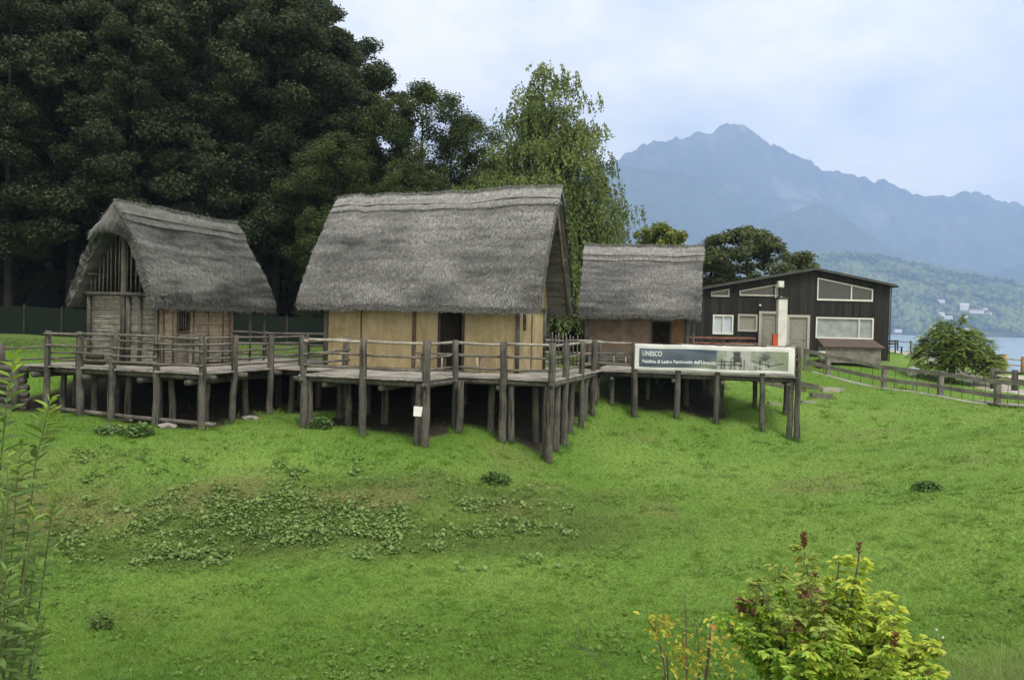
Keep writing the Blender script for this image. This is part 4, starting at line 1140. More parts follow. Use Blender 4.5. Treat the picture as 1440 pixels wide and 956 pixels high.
# ------------------------------------------------------------------ banner
def banner():
    u0, u1, z0, z1, v = -5.58, -0.13, 0.075, 0.985, -0.15
    c = fr(FR3, u0, v)
    o = thing('banner', 'long white-edged printed banner with UNESCO lettering, stretched along the platform railing', 'banner', (c.x, c.y, 0), -FR3[2])
    W = u1 - u0
    def wav(x, z):
        return 0.012 * np.sin(x * 5.3 + z * 3) + 0.010 * fbm(x * 2.2, z * 2.2, 3, 3)
    nx, nz = 200, 24
    X, Z = np.meshgrid(np.linspace(0, W, nx), np.linspace(0, 1, nz), indexing='ij')
    sag = 0.012 * np.sin(X / W * PI * 4)
    ZZ = z0 + (z1 - z0) * Z - sag * (1 - 0.2 * Z)
    Yf = wav(X, ZZ)
    Vf = np.stack([X, Yf - 0.004, ZZ], -1).reshape(-1, 3); Vb = np.stack([X, Yf + 0.004, ZZ], -1).reshape(-1, 3)
    n = len(Vf); gf = grid_faces(nx, nz)
    edge = [j for j in range(nz)] + [i * nz + nz - 1 for i in range(1, nx)] + [(nx - 1) * nz + j for j in range(nz - 2, -1, -1)] + [i * nz for i in range(nx - 2, 0, -1)]
    ef = [(edge[k], edge[(k + 1) % len(edge)], edge[(k + 1) % len(edge)] + n, edge[k] + n) for k in range(len(edge))]
    me = np_mesh('sheet', np.concatenate([Vf, Vb]), np.concatenate([gf, gf[:, ::-1] + n, np.array(ef)]), None, True)
    sheet = link_obj('sheet', me, plain('white_vinyl', (0.64, 0.655, 0.68), 0.45, 0.4, 0.04, 3), o)
    # printed picture
    a0, a1, b0, b1 = 0.16, W - 0.20, 0.12, 0.845
    nx, nz = 420, 64
    S, T = np.meshgrid(np.linspace(0, 1, nx), np.linspace(0, 1, nz), indexing='ij')
    X = a0 + (a1 - a0) * S; Zf = b0 + (b1 - b0) * T
    ZZ = z0 + (z1 - z0) * Zf - 0.012 * np.sin(X / W * PI * 4) * (1 - 0.2 * Zf)
    C = np.zeros((nx, nz, 3))
    L = lambda r, g, b: np.array(srgb(r, g, b)[:3])
    blue_t, blue_b = L(118, 130, 146), L(86, 101, 122)
    sky = blue_b * (1 - T[..., None]) + blue_t * T[..., None]
    sky = sky * (1 + 0.12 * fbm(S * 9, T * 2, 2, 3))[..., None]
    land = L(150, 160, 140) * (1 + 0.22 * fbm(S * 22, T * 7, 3, 4))[..., None]
    line = -0.05 + 1.0 * sstep(0.25, 0.75, S) + 0.05 * fbm(S * 8, 0, 1, 3)
    m = (0.85 * sstep(-0.22, 0.22, line - T))[..., None]
    C = sky * (1 - m) + land * m
    band = (sstep(0.12, 0.0, np.abs(T - 0.86 + 0.25 * (S - 0.55))) * sstep(0.25, 0.4, S) * sstep(0.62, 0.55, S))[..., None]
    C = C * (1 - 0.8 * band) + L(70, 96, 130) * 0.8 * band
    ph = sstep(0.525, 0.535, S)[..., None]
    pic = L(178, 186, 176) * (1 + 0.15 * fbm(S * 60, T * 10, 5, 3))[..., None]
    fade = sstep(0.86, 0.95, S)[..., None]
    pic = pic * (1 - fade) + L(165, 176, 148) * fade
    def blk(mask, col, k=0.92):
        nonlocal pic
        mk = np.clip(mask, 0, 1)[..., None] * k; pic = pic * (1 - mk) + np.array(col) * mk
    rect = lambda a, b, c, d: sstep(a - .004, a + .004, S) * sstep(b + .004, b - .004, S) * sstep(c - .03, c + .03, T) * sstep(d + .03, d - .03, T)
    blk(rect(0.595, 0.635, 0.35, 1.0), L(205, 206, 204)); blk(rect(0.69, 0.755, 0.05, 1.0), L(214, 214, 213)); blk(rect(0.64, 0.685, 0.4, 0.95), L(70, 72, 72))
    bl = np.exp(-(((S - 0.845) / 0.045) ** 2 + ((T - 0.62) / 0.34) ** 2) * 1.6) * (1.1 + 0.7 * fbm(S * 70, T * 14, 6, 3)); blk(bl, L(58, 62, 62))
    for k, x in enumerate((0.545, 0.562, 0.58, 0.60, 0.625, 0.648, 0.668, 0.69, 0.712, 0.765, 0.79, 0.815, 0.84, 0.87)):
        blk(rect(x - 0.0035, x + 0.0035, 0.0, 0.3 + 0.4 * ((k * 37) % 10) / 10), L(52, 54, 56) if k % 3 else L(226, 226, 226))
    for y0_, k_, xa, xb in ((0.42, 0.0, 0.535, 0.66), (0.24, 0.1, 0.535, 0.70), (0.5, -2.2, 0.76, 0.88), (0.36, -2.4, 0.75, 0.88), (0.2, 1.9, 0.87, 0.97), (0.62, -2.6, 0.63, 0.7), (0.34, -2.1, 0.635, 0.7)):
        yl = y0_ + k_ * (S - xa)
        blk(np.exp(-((T - yl) / 0.035) ** 2) * (S > xa) * (S < xb), L(48, 50, 54) if y0_ != 0.36 else L(228, 228, 226), 0.85)
    C = C * (1 - ph) + pic * ph
    C = np.clip(C * np.array([0.60, 0.605, 0.625]), 0, 1)
    me = np_mesh('printed_picture', np.stack([X, wav(X, ZZ) - 0.008, ZZ], -1).reshape(-1, 3), grid_faces(nx, nz), C.reshape(-1, 3), True)
    link_obj('printed_picture', me, attr_mat('banner_print', 0.5, 0.35), sheet)
    white = plain('white_print', (0.66, 0.69, 0.72), 0.5, 0.3, 0.02, 3)
    for txt, x, z, size, wmax in (('UNESCO', 0.28, 0.585, 0.24, 0.68), ("Palafitte di Ledro Patrimonio dell'Umanit\u00e0", 0.28, 0.335, 0.16, 2.55)):
        cu = bpy.data.curves.new('lettering', 'FONT'); cu.body = txt; cu.size = size; cu.extrude = 0.001; cu.offset = 0.004
        tmp = bpy.data.objects.new('lettering', cu); COL.objects.link(tmp)
        dg = bpy.context.evaluated_depsgraph_get(); me = bpy.data.meshes.new_from_object(tmp.evaluated_get(dg))
        bpy.data.objects.remove(tmp, do_unlink=True)
        co = np.zeros(len(me.vertices) * 3); me.vertices.foreach_get('co', co); co = co.reshape(-1, 3)
        k = min(1.0, wmax / (co[:, 0].max() - co[:, 0].min()))
        out = np.stack([x + (co[:, 0] - co[:, 0].min()) * k, 0 * co[:, 0], z + co[:, 1]], 1)
        out[:, 2] -= 0.012 * np.sin(out[:, 0] / W * PI * 4)
        out[:, 1] = wav(out[:, 0], out[:, 2]) - 0.014 - co[:, 2]
        me.vertices.foreach_set('co', out.astype(np.float32).ravel()); me.update()
        me.materials.clear()
        link_obj('lettering', me, white, sheet)
    for k in range(7):
        x = W * (k + 0.0) / 6
        MB().tube([(min(max(x, 0.03), W - 0.03), 0.0, z1 - 0.03), (min(max(x, 0.03), W - 0.03), 0.06, z1 + 0.01)], 0.008, 5).build('tie_cord', white, o)
banner()

w_ = fr(FR2, -3.22, -2.24)
sg = thing('sign', 'small blank white notice board fixed to a stilt below the stepped platform corner', 'sign', (w_.x, w_.y, 0), -0.15)
_p = at(590.5, 578.5, w_.y)
sg.location = (_p.x, _p.y - 0.02, _p.z)
MB().box(-0.175, 0.175, -0.008, 0.008, -0.135, 0.135, Matrix.Rotation(0.04, 4, 'Y')).build('board', plain('white_plastic', (0.74, 0.74, 0.76), 0.5, 0.3, 0.03), sg)
MB().box(-0.02, 0.02, 0.009, 0.05, -0.1, 0.1).build('bracket', M['dark_wood'], sg)

# log retaining wall, back fence and rail fence at the left edge
def log_wall():
    a, b = Vector((-20.2, 28.6, 0)), Vector((-14.9, 26.55, 0))
    o = thing('log_wall', 'low retaining wall of stacked grey logs at the left end of the platforms', 'wall', ((a.x + b.x) / 2, (a.y + b.y) / 2, 0))
    c = (a + b) / 2
    for k in range(8):
        z = -1.55 + k * 0.2
        d = Vector((PR.uniform(-.1, .1), PR.uniform(-.03, .03), z))
        MB().tube([a - c + d, b - c + d + Vector((0, 0, PR.uniform(-.03, .03)))], 0.1 * PR.uniform(.9, 1.1), 8).build('log', M['post'], o, True)
    for t in (0.06, 0.5, 0.95):
        p = a.lerp(b, t) - c + Vector((-0.05, -0.17, 0))
        MB().tube([(p.x, p.y, -1.8), (p.x, p.y, 0.02)], 0.1, 9).build('post', M['post'], o, True)
log_wall()
def rail_fence(name, label, pts, zs, h, matp, matr, group=None, r=0.075, rr=0.035, board=None, rods=0, zoff=0.0):
    c = Vector((pts[0][0], pts[0][1], 0)); o = thing(name, label, 'fence', (c.x, c.y, tz(c.x, c.y)), 0, group)
    base = [Vector((x - c.x, y - c.y, tz(x, y) - o.location.z + zoff)) for x, y in pts]
    for p in base:
        if board: MB().beam((p.x, p.y, p.z - 0.25), (p.x, p.y, p.z + h), r * 2, r * 2, (0, 1, 0)).build('post', M[matp], o)
        else: MB().tube([(p.x, p.y, p.z - 0.25), (p.x, p.y, p.z + h * 0.5), (p.x, p.y, p.z + h)], [r * 1.05, r, r * 0.95], 9).build('post', M[matp], o, True)
    for a, b in zip(base[:-1], base[1:]):
        for z in zs:
            pa, pb = a + Vector((0, 0, z)), b + Vector((0, 0, z))
            if board:
                d = (pb - pa).normalized(); nn = Vector((d.y, -d.x, 0)).normalized() * (r + 0.02)
                MB().beam(pa + nn, pb + nn, 0.035, board).build('rail', M[matr], o)
            else: MB().tube([pa, (pa + pb) / 2 + Vector((0, 0, PR.uniform(-.02, .02))), pb], rr, 7).build('rail', M[matr], o, True)
        for k in range(rods):
            p = a.lerp(b, (k + 1) / (rods + 1))
            MB().tube([(p.x, p.y, p.z + 0.02), (p.x, p.y, p.z + h * 0.95)], 0.012, 5).build('rod', M['dark_wood'], o)
    return o
rail_fence('rail_fence', 'dark rail fence with a thick post on the lawn at the left edge', [(-22, 30.5), (-17.3, 29.2), (-15.2, 31.5)], (0.85, 0.45), 1.05, 'post', 'rail', r=0.15)
def green_fence():
    o = thing('mesh_fence', 'dark green screen fence along the foot of the wood behind the huts', 'fence', (-10, 46, 0))
    t = NT('green_screen'); g = t.noise(t.pos(), 40, 3); t.base(t.ramp(g, [(0.3, (0.006, 0.010, 0.008)), (0.7, (0.012, 0.019, 0.014))])); t.rough(0.9, 0.1)
    x0, x1 = -46.0, 6.0
    n = 26
    for k in range(n):
        a, b = x0 + (x1 - x0) * k / n, x0 + (x1 - x0) * (k + 1) / n
        za, zb = tz(a, 46), tz(b, 46)
        mb = MB(); mb.add([(a + 10, 0, za + 0.02), (b + 9.98, 0, zb + 0.02), (b + 9.98, 0, zb + 1.5), (a + 10, 0, za + 1.5), (a + 10, 0.02, za + 0.02), (b + 9.98, 0.02, zb + 0.02), (b + 9.98, 0.02, zb + 1.5), (a + 10, 0.02, za + 1.5)],
                          [(0, 1, 2, 3), (5, 4, 7, 6), (3, 2, 6, 7), (0, 4, 5, 1), (1, 5, 6, 2), (0, 3, 7, 4)])
        mb.build('panel', t.m, o)
        MB().tube([(a + 10, -0.04, za), (a + 10, -0.04, za + 1.6)], 0.035, 6).build('post', M['dark_wood'], o)
green_fence()

# small stack of blocks beside the lattice hut
c = fr(FR2, -14.2, -2.35)
ls = thing('log_stack', 'small stack of dark split logs on the boards beside the lattice-gable hut', 'logs', (c.x, c.y, 0.0), -0.31)
for k, (x, z) in enumerate(((-0.14, 0.085), (0.06, 0.085), (-0.03, 0.245))):
    MB().tube([(x - 0.25, 0.03 * k, z), (x + 0.35, 0.03 * k, z)], 0.085, 9).build('log', M['dark_wood'], ls, True)

# ------------------------------------------------------------------ dark timber building
def timber_building():
    YB = 48.0
    k = YB / 45.0
    o = thing('timber_building', 'low black-boarded building with a shallow gable and pale window frames', 'building', (0, YB, 0))
    X = lambda x: x * k
    Z = lambda z: 1.6 + (z - 1.6) * k
    t = NT('black_boards')
    v = t.pos((7, 7, 0.6)); g = t.noise(v, 2.0, 4, 0.6)
    wv = t.n('ShaderNodeTexWave', wave_type='BANDS', bands_direction='X'); wv.inputs['Scale'].default_value = 1.6
    t.l(t.pos(), wv.inputs['Vector'])
    sx = t.n('ShaderNodeSeparateXYZ'); t.l(t.pos(), sx.inputs[0])
    sn = t.n('ShaderNodeMath', operation='SNAP'); t.l(sx.outputs[0], sn.inputs[0]); sn.inputs[1].default_value = 0.19
    wh = t.n('ShaderNodeTexWhiteNoise', noise_dimensions='1D'); t.l(sn.outputs[0], wh.inputs['W'])
    bc = t.ramp(g, [(0.3, (0.011, 0.011, 0.011)), (0.7, (0.024, 0.023, 0.022))])
    t.base(t.mix(1.0, bc, t.ramp(wh.outputs['Value'], [(0.0, (0.6, 0.6, 0.6)), (1.0, (1.45, 1.42, 1.38))]), 'MULTIPLY')); t.rough(0.75, 0.25); t.bump(wv.outputs['Fac'], 0.5, 0.02)
    black = t.m
    xl, xr, xp = X(7.0), X(19.62), X(15.64)
    zb = -0.25
    zr, zp = Z(4.0), Z(4.74); zl = zp - (xp - xl) * 0.195
    D = 11.0
    # openings: x0,x1,z0,z1 (clipped at the top by the frame shape)
    holes = [(X(10.45), X(11.48), Z(1.32), Z(2.3)), (X(11.75), X(12.73), Z(1.5), Z(2.36)), (X(12.85), X(13.84), 0.03, Z(2.54)), (X(14.3), X(15.47), 0.03, Z(2.39)), (X(15.82), X(18.79), Z(1.24), Z(2.31)),
             (X(11.78), X(13.79), Z(3.34), Z(3.42)), (X(15.82), X(18.72), Z(3.22), Z(3.79)), ]
    zw = Z(2.9)
    wall_holes(xl, xr, zb, zw, 0, 0.2, holes[:5], MB()).build('front_wall', black, o)
    # upper gable wall as columns that follow the slope, leaving the sloped windows open
    roofz = lambda x: (zp - (xp - x) * (zp - zl) / (xp - xl)) if x < xp else (zp - (x - xp) * (zp - zr) / (xr - xp))
    ups = [(X(11.78), X(13.79), Z(3.36), lambda x: roofz(x) - 0.42), (X(15.82), X(18.72), Z(3.22), lambda x: roofz(x) - 0.36), (X(10.3), X(11.25), Z(3.28), lambda x: roofz(x) - 0.22)]
    mb = MB()
    xs = sorted({xl, xr, xp, *[u[0] for u in ups], *[u[1] for u in ups]})
    def col(a, b, z0a, z0b, z1a, z1b):
        vs = [(a, 0, z0a), (b, 0, z0b), (b, 0, z1b), (a, 0, z1a), (a, 0.2, z0a), (b, 0.2, z0b), (b, 0.2, z1b), (a, 0.2, z1a)]
        mb.add(vs, [(0, 1, 2, 3), (5, 4, 7, 6), (3, 2, 6, 7), (0, 4, 5, 1), (1, 5, 6, 2), (0, 3, 7, 4)])
    for a, b in zip(xs[:-1], xs[1:]):
        w = [u for u in ups if u[0] <= (a + b) / 2 <= u[1]]
        if w:
            u = w[0]; col(a, b, zw, zw, u[2], u[2]); col(a, b, u[3](a), u[3](b), roofz(a), roofz(b))
        else: col(a, b, zw, zw, roofz(a), roofz(b))
    mb.build('gable_front', black, o)
    MB().box(xl, xl + 0.2, 0.203, D, zb, zl - 0.02).build('side_wall', black, o)
    MB().box(xr - 0.2, xr, 0.203, D, zb, zr - 0.06).build('side_wall', black, o)
    MB().box(xl + 0.202, xr - 0.202, D - 0.2, D - 0.003, zb, zr - 0.1).build('back_wall', black, o)
    MB().box(xl + 0.202, xr - 0.202, 0.21, D - 0.21, -0.02, 0.02).build('floor', M['dark_wood'], o)
    MB().box(xl - 0.02, xr + 0.03, -0.06, -0.003, zb - 0.2, 0.02).build('plinth', plain('concrete_plinth', (0.3, 0.29, 0.27), 0.9, 0.1, 0.2, 4), o)
    # roof
    rm = plain('grey_sheet_roof', (0.055, 0.055, 0.056), 0.6, 0.3, 0.25, 2)
    ov, th = 0.35, 0.14
    for (a, b, za, zb_, nm) in ((xl - 0.3, xp, zl - 0.3 * 0.195, zp, 'roof'), (xp, xr + 0.2, zp, zr - 0.2 * (zp - zr) / (xr - xp), 'roof')):
        mb = MB(); e = 0.012
        vs = [(a, -ov, za + e), (b, -ov, zb_ + e), (b, D + ov, zb_ + e), (a, D + ov, za + e), (a, -ov, za + th), (b, -ov, zb_ + th), (b, D + ov, zb_ + th), (a, D + ov, za + th)]
        mb.add(vs, [(3, 2, 1, 0), (4, 5, 6, 7), (0, 1, 5, 4), (1, 2, 6, 5), (2, 3, 7, 6), (3, 0, 4, 7)])
        mb.build(nm, rm, o)
    MB().tube([(xr + 0.26, -ov - 0.05, zr + 0.0), (xr + 0.26, D, zr + 0.0)], 0.06, 8).build('gutter', rm, o, True)
    MB().tube([(xr + 0.04, -0.05, zr - 0.05), (xr + 0.04, -0.05, 0.0)], 0.035, 8).build('downpipe', rm, o, True)
    pale = plain('pale_frame', (0.36, 0.35, 0.32), 0.7, 0.3, 0.15, 8)
    white = plain('white_frame', (0.62, 0.62, 0.60), 0.6, 0.3, 0.08, 8)
    glass = NT('window_glass'); glass.base((0.03, 0.035, 0.035)); glass.rough(0.05, 0.6)
    pane_grey = plain('grey_pane', (0.26, 0.29, 0.30), 0.35, 0.5, 0.25, 2.2)  # grey tone of the pane itself, no curtain behind it
    bluew = plain('pale_blue_shutter', (0.42, 0.47, 0.56), 0.6, 0.3, 0.06, 6)
    greyd = plain('grey_door_paint', (0.24, 0.235, 0.21), 0.7, 0.3, 0.12, 6)
    def window(x0, x1, z0, z1, fm, pm, mull=(), fw=0.07, name='window', pname='pane'):
        f = MB()
        f.box(x0 - 0.02, x0 + fw, -0.05, 0.14, z0 - 0.02, z1 + 0.02); f.box(x1 - fw, x1 + 0.02, -0.05, 0.14, z0 - 0.02, z1 + 0.02)
        f.box(x0 + fw, x1 - fw, -0.05, 0.14, z1 - fw, z1 + 0.02); f.box(x0 + fw, x1 - fw, -0.07, 0.14, z0 - 0.02, z0 + fw)
        for m in mull: f.box(m - fw / 2, m + fw / 2, -0.045, 0.13, z0 + fw, z1 - fw)
        w = f.build(name, fm, o)
        cuts = [x0 + fw, *mull, x1 - fw]
        for a, b in zip(cuts[:-1], cuts[1:]):
            aa = a + (fw / 2 if a in mull else 0); bb = b - (fw / 2 if b in mull else 0)
            MB().box(aa + 0.003, bb - 0.003, 0.04, 0.06, z0 + fw + 0.003, z1 - fw - 0.003).build(pname, pm, w)
        return w
    window(*holes[0], white, bluew, ((holes[0][0] + holes[0][1]) / 2,), 0.06, pname='shutter')
    window(*holes[1], pale, greyd, (), 0.07, pname='shutter')
    window(*holes[4], white, pane_grey, (X(18.05),), 0.06)
    for (x0, x1, z0, z1) in holes[2:4]:
        f = MB(); f.box(x0 - 0.02, x0 + 0.12, -0.05, 0.14, 0.03, z1 + 0.02); f.box(x1 - 0.12, x1 + 0.02, -0.05, 0.14, 0.03, z1 + 0.02); f.box(x0 + 0.12, x1 - 0.12, -0.05, 0.14, z1 - 0.12, z1 + 0.02)
        d = f.build('door', pale, o)
        l = MB(); l.box(x0 + 0.123, x1 - 0.123, 0.03, 0.07, 0.04, z1 - 0.123)
        w3 = (x1 - x0 - 0.246)
        for (a, b) in ((0.15, 0.95), (1.1, z1 - 0.35)):
            for e in (0.13, w3 - 0.17): l.box(x0 + 0.123 + e, x0 + 0.163 + e, 0.012, 0.028, a, b)
            for e in (a, b - 0.04): l.box(x0 + 0.253, x0 + 0.123 + w3 - 0.13, 0.014, 0.027, e, e + 0.04)
        l.build('door_leaf', greyd, d)
        MB().tube([(x1 - 0.2, 0.0, 1.05), (x1 - 0.32, 0.0, 1.05)], 0.015, 6).build('handle', rm, d)
    for (x0, x1, z0, zf), mull in zip(ups, ((), (X(17.6),), ())):
        f = MB(); fw = 0.06
        def slat(a, b, off):
            vs = []
            for y in (-0.05, 0.14):
                vs += [(a, y, zf(a) - off), (b, y, zf(b) - off), (b, y, zf(b) - off + fw), (a, y, zf(a) - off + fw)]
            f.add(vs, [(0, 1, 2, 3), (7, 6, 5, 4), (3, 2, 6, 7), (0, 4, 5, 1), (1, 5, 6, 2), (0, 3, 7, 4)])
        f.box(x0, x1, -0.06, 0.14, z0 - 0.03, z0 + fw)
        slat(x0, x1, fw)
        for e, d in ((x0, fw), (x1 - fw, fw)):
            if zf(e) - fw > z0 + fw: f.box(e, e + d, -0.047, 0.135, z0 + fw, min(zf(e), zf(e + d)) - fw)
        for m in mull: f.box(m - fw / 2, m + fw / 2, -0.047, 0.135, z0 + fw, min(zf(m - fw), zf(m + fw)) - fw)
        w = f.build('window', white if mull else pale, o)
        p = MB(); a, b = x0 + 0.02, x1 - 0.02
        p.add([(a, 0.05, z0 + 0.02), (b, 0.05, z0 + 0.02), (b, 0.05, max(z0 + 0.03, zf(b) - 0.03)), (a, 0.05, max(z0 + 0.03, zf(a) - 0.03)), (a, 0.07, z0 + 0.02), (b, 0.07, z0 + 0.02), (b, 0.07, max(z0 + 0.03, zf(b) - 0.03)), (a, 0.07, max(z0 + 0.03, zf(a) - 0.03))],
              [(0, 1, 2, 3), (7, 6, 5, 4), (3, 2, 6, 7), (0, 4, 5, 1), (1, 5, 6, 2), (0, 3, 7, 4)])
        p.build('pane', glass.m, w)
    return X, Z, YB, white, rm
BX, BZ, BY, WHITE, DARKM = timber_building()

def box_lamp(name, label, x, z, y, s, arm=0.0):
    o = thing(name, label, 'lamp', (x, y, z), 0)
    mb = MB(); mb.box(-s, s, -s * 1.2, s * 0.6, -s * 1.1, s * 1.1); mb.box(-s * 0.8, s * 0.8, -s * 1.5, -s * 1.2, -s * 0.85, s * 0.85)
    mb.build('housing', WHITE, o)
    MB().tube([(0, s * 0.6, 0), (0, 0.24, 0)], 0.03, 6).build('bracket', WHITE, o)
    if arm: MB().tube([(-s - 0.03, 0.1, 0), (-s - 0.03, 0.1, -arm)], 0.03, 6).build('conduit', WHITE, o)
_p = at(1097, 400, BY - 0.25)
box_lamp('wall_lamp', 'white box-shaped lamp on a conduit under the eave of the black building', _p.x, _p.z, BY - 0.25, 0.16, 0.75)
for (u, v, lab) in ((1069, 429.5, 'small round white wall light above the left door of the black building'), (1099, 418.5, 'small round white wall light just above the top of the white pillar')):
    p = at(u, v, BY - 0.1)
    o = thing('wall_light', lab, 'lamp', (p.x, BY - 0.1, p.z))
    MB().tube([(0, -0.05, 0), (0, -0.02, 0), (0, 0.03, 0), (0, 0.05, 0)], [0.03, 0.06, 0.07, 0.05], 10).build('globe', WHITE, o, True)
    MB().tube([(0, 0.05, 0), (0, 0.12, 0)], 0.03, 6).build('bracket', WHITE, o)
# white pillar in front of the doors
pt, pb = at(1100, 421, 46.5), at(1098, 505, 46.5)
o = thing('pillar', 'tall square white pillar standing between the two doors of the black building', 'pillar', (pt.x, 46.5, tz(pt.x, 46.5)))
hh = pt.z - o.location.z
MB().box(-0.235, 0.235, -0.2, 0.2, -0.2, hh).build('shaft', plain('whitewash', (0.60, 0.59, 0.57), 0.8, 0.2, 0.14, 2.5), o)
MB().box(-0.26, 0.26, -0.22, 0.22, hh + 0.003, hh + 0.12).build('cap', DARKM, o)
p = at(1089.5, 480, 46.2)
o = thing('hydrant', 'red fire hydrant box standing beside the white pillar', 'hydrant', (p.x, 46.2, tz(p.x, 46.2)))
red = plain('red_enamel', (0.45, 0.07, 0.035), 0.5, 0.4, 0.15, 6)
hz = at(1089.5, 471, 46.2).z - o.location.z
MB().box(-0.14, 0.14, -0.1, 0.1, 0.45, hz).build('cabinet', red, o)
MB().box(-0.16, 0.16, -0.12, 0.12, hz + 0.002, hz + 0.05).build('lid', red, o)
MB().tube([(0, 0, -0.2), (0, 0, 0.447)], 0.06, 8).build('stand', red, o)

# red-brown picnic tables on the terrace between the smallest hut and the black building
rb = wood('red_brown_boards', (0.15, 0.062, 0.05), (0.26, 0.13, 0.105), (1.2, 4, 4), 0.3)
M['redbrown'] = rb
def picnic(label, u0, u1, v, Y):
    a, b = at(u0, v, Y), at(u1, v, Y)
    c = (a + b) / 2; g = tz(c.x, c.y)
    o = thing('picnic_table', label, 'table', (c.x, c.y, g), 0, 'red-brown tables by the black building')
    L = (b - a).length / 2; h = c.z - g
    mb = MB()
    for k in range(4): mb.box(-L, L, -0.36 + k * 0.185, -0.36 + k * 0.185 + 0.17, h - 0.09, h)
    mb.build('table_top', rb, o)
    for s in (-1, 1):
        MB().box(-L, L, s * 0.62 - 0.13, s * 0.62 + 0.13, h - 0.34, h - 0.27).build('seat', rb, o)
        for x in (-L * 0.75, L * 0.75):
            MB().beam((x, s * 0.6, 0), (x, s * 0.2, h - 0.092), 0.07, 0.07, (1, 0, 0)).build('leg', M['dark_wood'], o)
    for x in (-L * 0.75, L * 0.75):
        MB().box(x - 0.09, x - 0.037, -0.7, 0.7, h - 0.45, h - 0.385).build('crossbar', M['dark_wood'], o)
    return o
picnic('red-brown picnic table between the smallest hut and the black building', 968, 1032, 473.5, 42.0)
picnic('red-brown picnic table nearer the left door of the black building', 1020, 1060, 474.0, 43.6)

def shed():
    p0, p1 = at(1152, 512, 45.2), at(1236, 514, 45.2)
    c = (p0 + p1) / 2; g = tz(c.x, 45.2)
    o = thing('storage_box', 'grey plank storage box with a sloping brown lid below the wide window', 'storage box', (c.x, 45.2, g))
    L = (p1.x - p0.x) / 2 - 0.12
    gz = wood('grey_planks', (0.15, 0.14, 0.125), (0.28, 0.265, 0.24), (0.8, 6, 6), 0.5)
    top = at(1190, 489, 45.2).z - g
    mb = MB(); z = 0.1
    while z < top - 0.02:
        mb.box(-L, L, -0.5, -0.46, z, min(z + 0.15, top)); mb.box(-L, L, 0.46, 0.5, z, min(z + 0.15, top)); z += 0.16
    for x in (-L, L - 0.04): mb.box(x, x + 0.04, -0.457, 0.457, 0.1, top)
    mb.build('body', gz, o)
    for x in (-L + 0.1, 0, L - 0.1):
        for y in (-0.44, 0.4): MB().box(x - 0.05, x + 0.05, y, y + 0.05, -0.3, 0.3).build('leg', M['dark_wood'], o)
    h2 = at(1190, 477, 46.0).z - g
    mb = MB(); e = L + 0.14
    mb.add([(-e, -0.62, top + 0.01), (e, -0.62, top + 0.01), (e - .1, 0.7, h2 - 0.04), (-e + .1, 0.7, h2 - 0.04), (-e, -0.62, top + 0.07), (e, -0.62, top + 0.07), (e - .1, 0.7, h2 + 0.02), (-e + .1, 0.7, h2 + 0.02)], [(3, 2, 1, 0), (4, 5, 6, 7), (0, 1, 5, 4), (1, 2, 6, 5), (2, 3, 7, 6), (3, 0, 4, 7)])
    mb.build('lid', plain('brown_lid', (0.075, 0.055, 0.048), 0.7, 0.3, 0.2, 3), o)
shed()
p = at(1155, 508, 44.4)
o = thing('bucket', 'white plastic bucket beside the grey storage box', 'bucket', (p.x, 44.4, tz(p.x, 44.4)))
hb = at(1155, 494, 44.4).z - o.location.z
MB().tube([(0, 0, hb - 0.42), (0, 0, hb - 0.05), (0, 0, hb)], [0.14, 0.19, 0.2], 14).build('body', WHITE, o, True)
if hb > 0.45: MB().box(-0.2, 0.2, -0.2, 0.2, -0.1, hb - 0.422).build('stand', M['dark_wood'], o)
MB().tube([(-0.2, 0, hb - 0.03), (-0.14, 0, hb + 0.14), (0, 0, hb + 0.2), (0.14, 0, hb + 0.14), (0.2, 0, hb - 0.03)], 0.01, 5).build('handle', DARKM, o)

# ------------------------------------------------------------------ right-hand fences, lamp, logs
def wp(u, v, Y): p = at(u, v, Y); return (p.x, p.y)
RF = [wp(1133, 529, 44.0), wp(1164, 533, 43.0), wp(1243, 546, 40.2), wp(1322, 556, 37.6), wp(1402, 570, 34.5), wp(1480, 584, 32.0), wp(1580, 600, 30)]
rail_fence('rail_fence', 'grey board fence with thin upright rods running along the gravel path at right', RF, (0.98, 0.42), 1.08, 'fence', 'fence', r=0.1, board=0.18, rods=4)
kb = [(x, y - 0.14) for x, y in RF[:5]]
strip('kerb_strip', [(x, y, 0.24) for x, y in kb], 0.24, plain('pale_kerb', (0.31, 0.30, 0.27), 0.9, 0.1, 0.2, 3), 0.05, 4)
FF = [wp(1330, 530, 56), wp(1372, 531, 56), wp(1411, 533, 56), wp(1438, 534, 56), wp(1478, 536, 56), wp(1520, 538, 56)]
M['honey'] = wood('honey_timber', (0.24, 0.15, 0.07), (0.42, 0.28, 0.14), (4, 4, 0.6))
rail_fence('rail_fence', 'honey-coloured post and rail fence along the lakeside promenade', FF, (0.9, 0.55), 1.15, 'honey', 'pale_rail', r=0.15, rr=0.05)
NF = [wp(1396, 556, 40.5), wp(1426, 561, 39.5), wp(1465, 567, 38.5), wp(1510, 574, 37)]
rail_fence('rail_fence', 'thick grey post and rail fence on the far side of the gravel path', NF, (0.85, 0.45), 1.0, 'post', 'rail', r=0.14, rr=0.06)
# footbridge edge at the right border
a, b = at(1400, 571, 34.3), at(1500, 581, 31.5)
o = thing('footbridge', 'low timber footbridge edge under the fence at the right border', 'footbridge', (a.x, a.y, a.z))
MB().beam((0, -0.25, 0.0), tuple(b - a + Vector((0, -0.25, 0))), 0.16, 0.14).build('side_beam', M['dark_wood'], o)
mb = MB()
for k in range(22):
    p = (b - a) * (k / 22.0); mb.box(p.x, p.x + 0.15, p.y - 0.2, p.y + 1.6, p.z + 0.075, p.z + 0.11)
mb.build('decking', M['deck'], o)
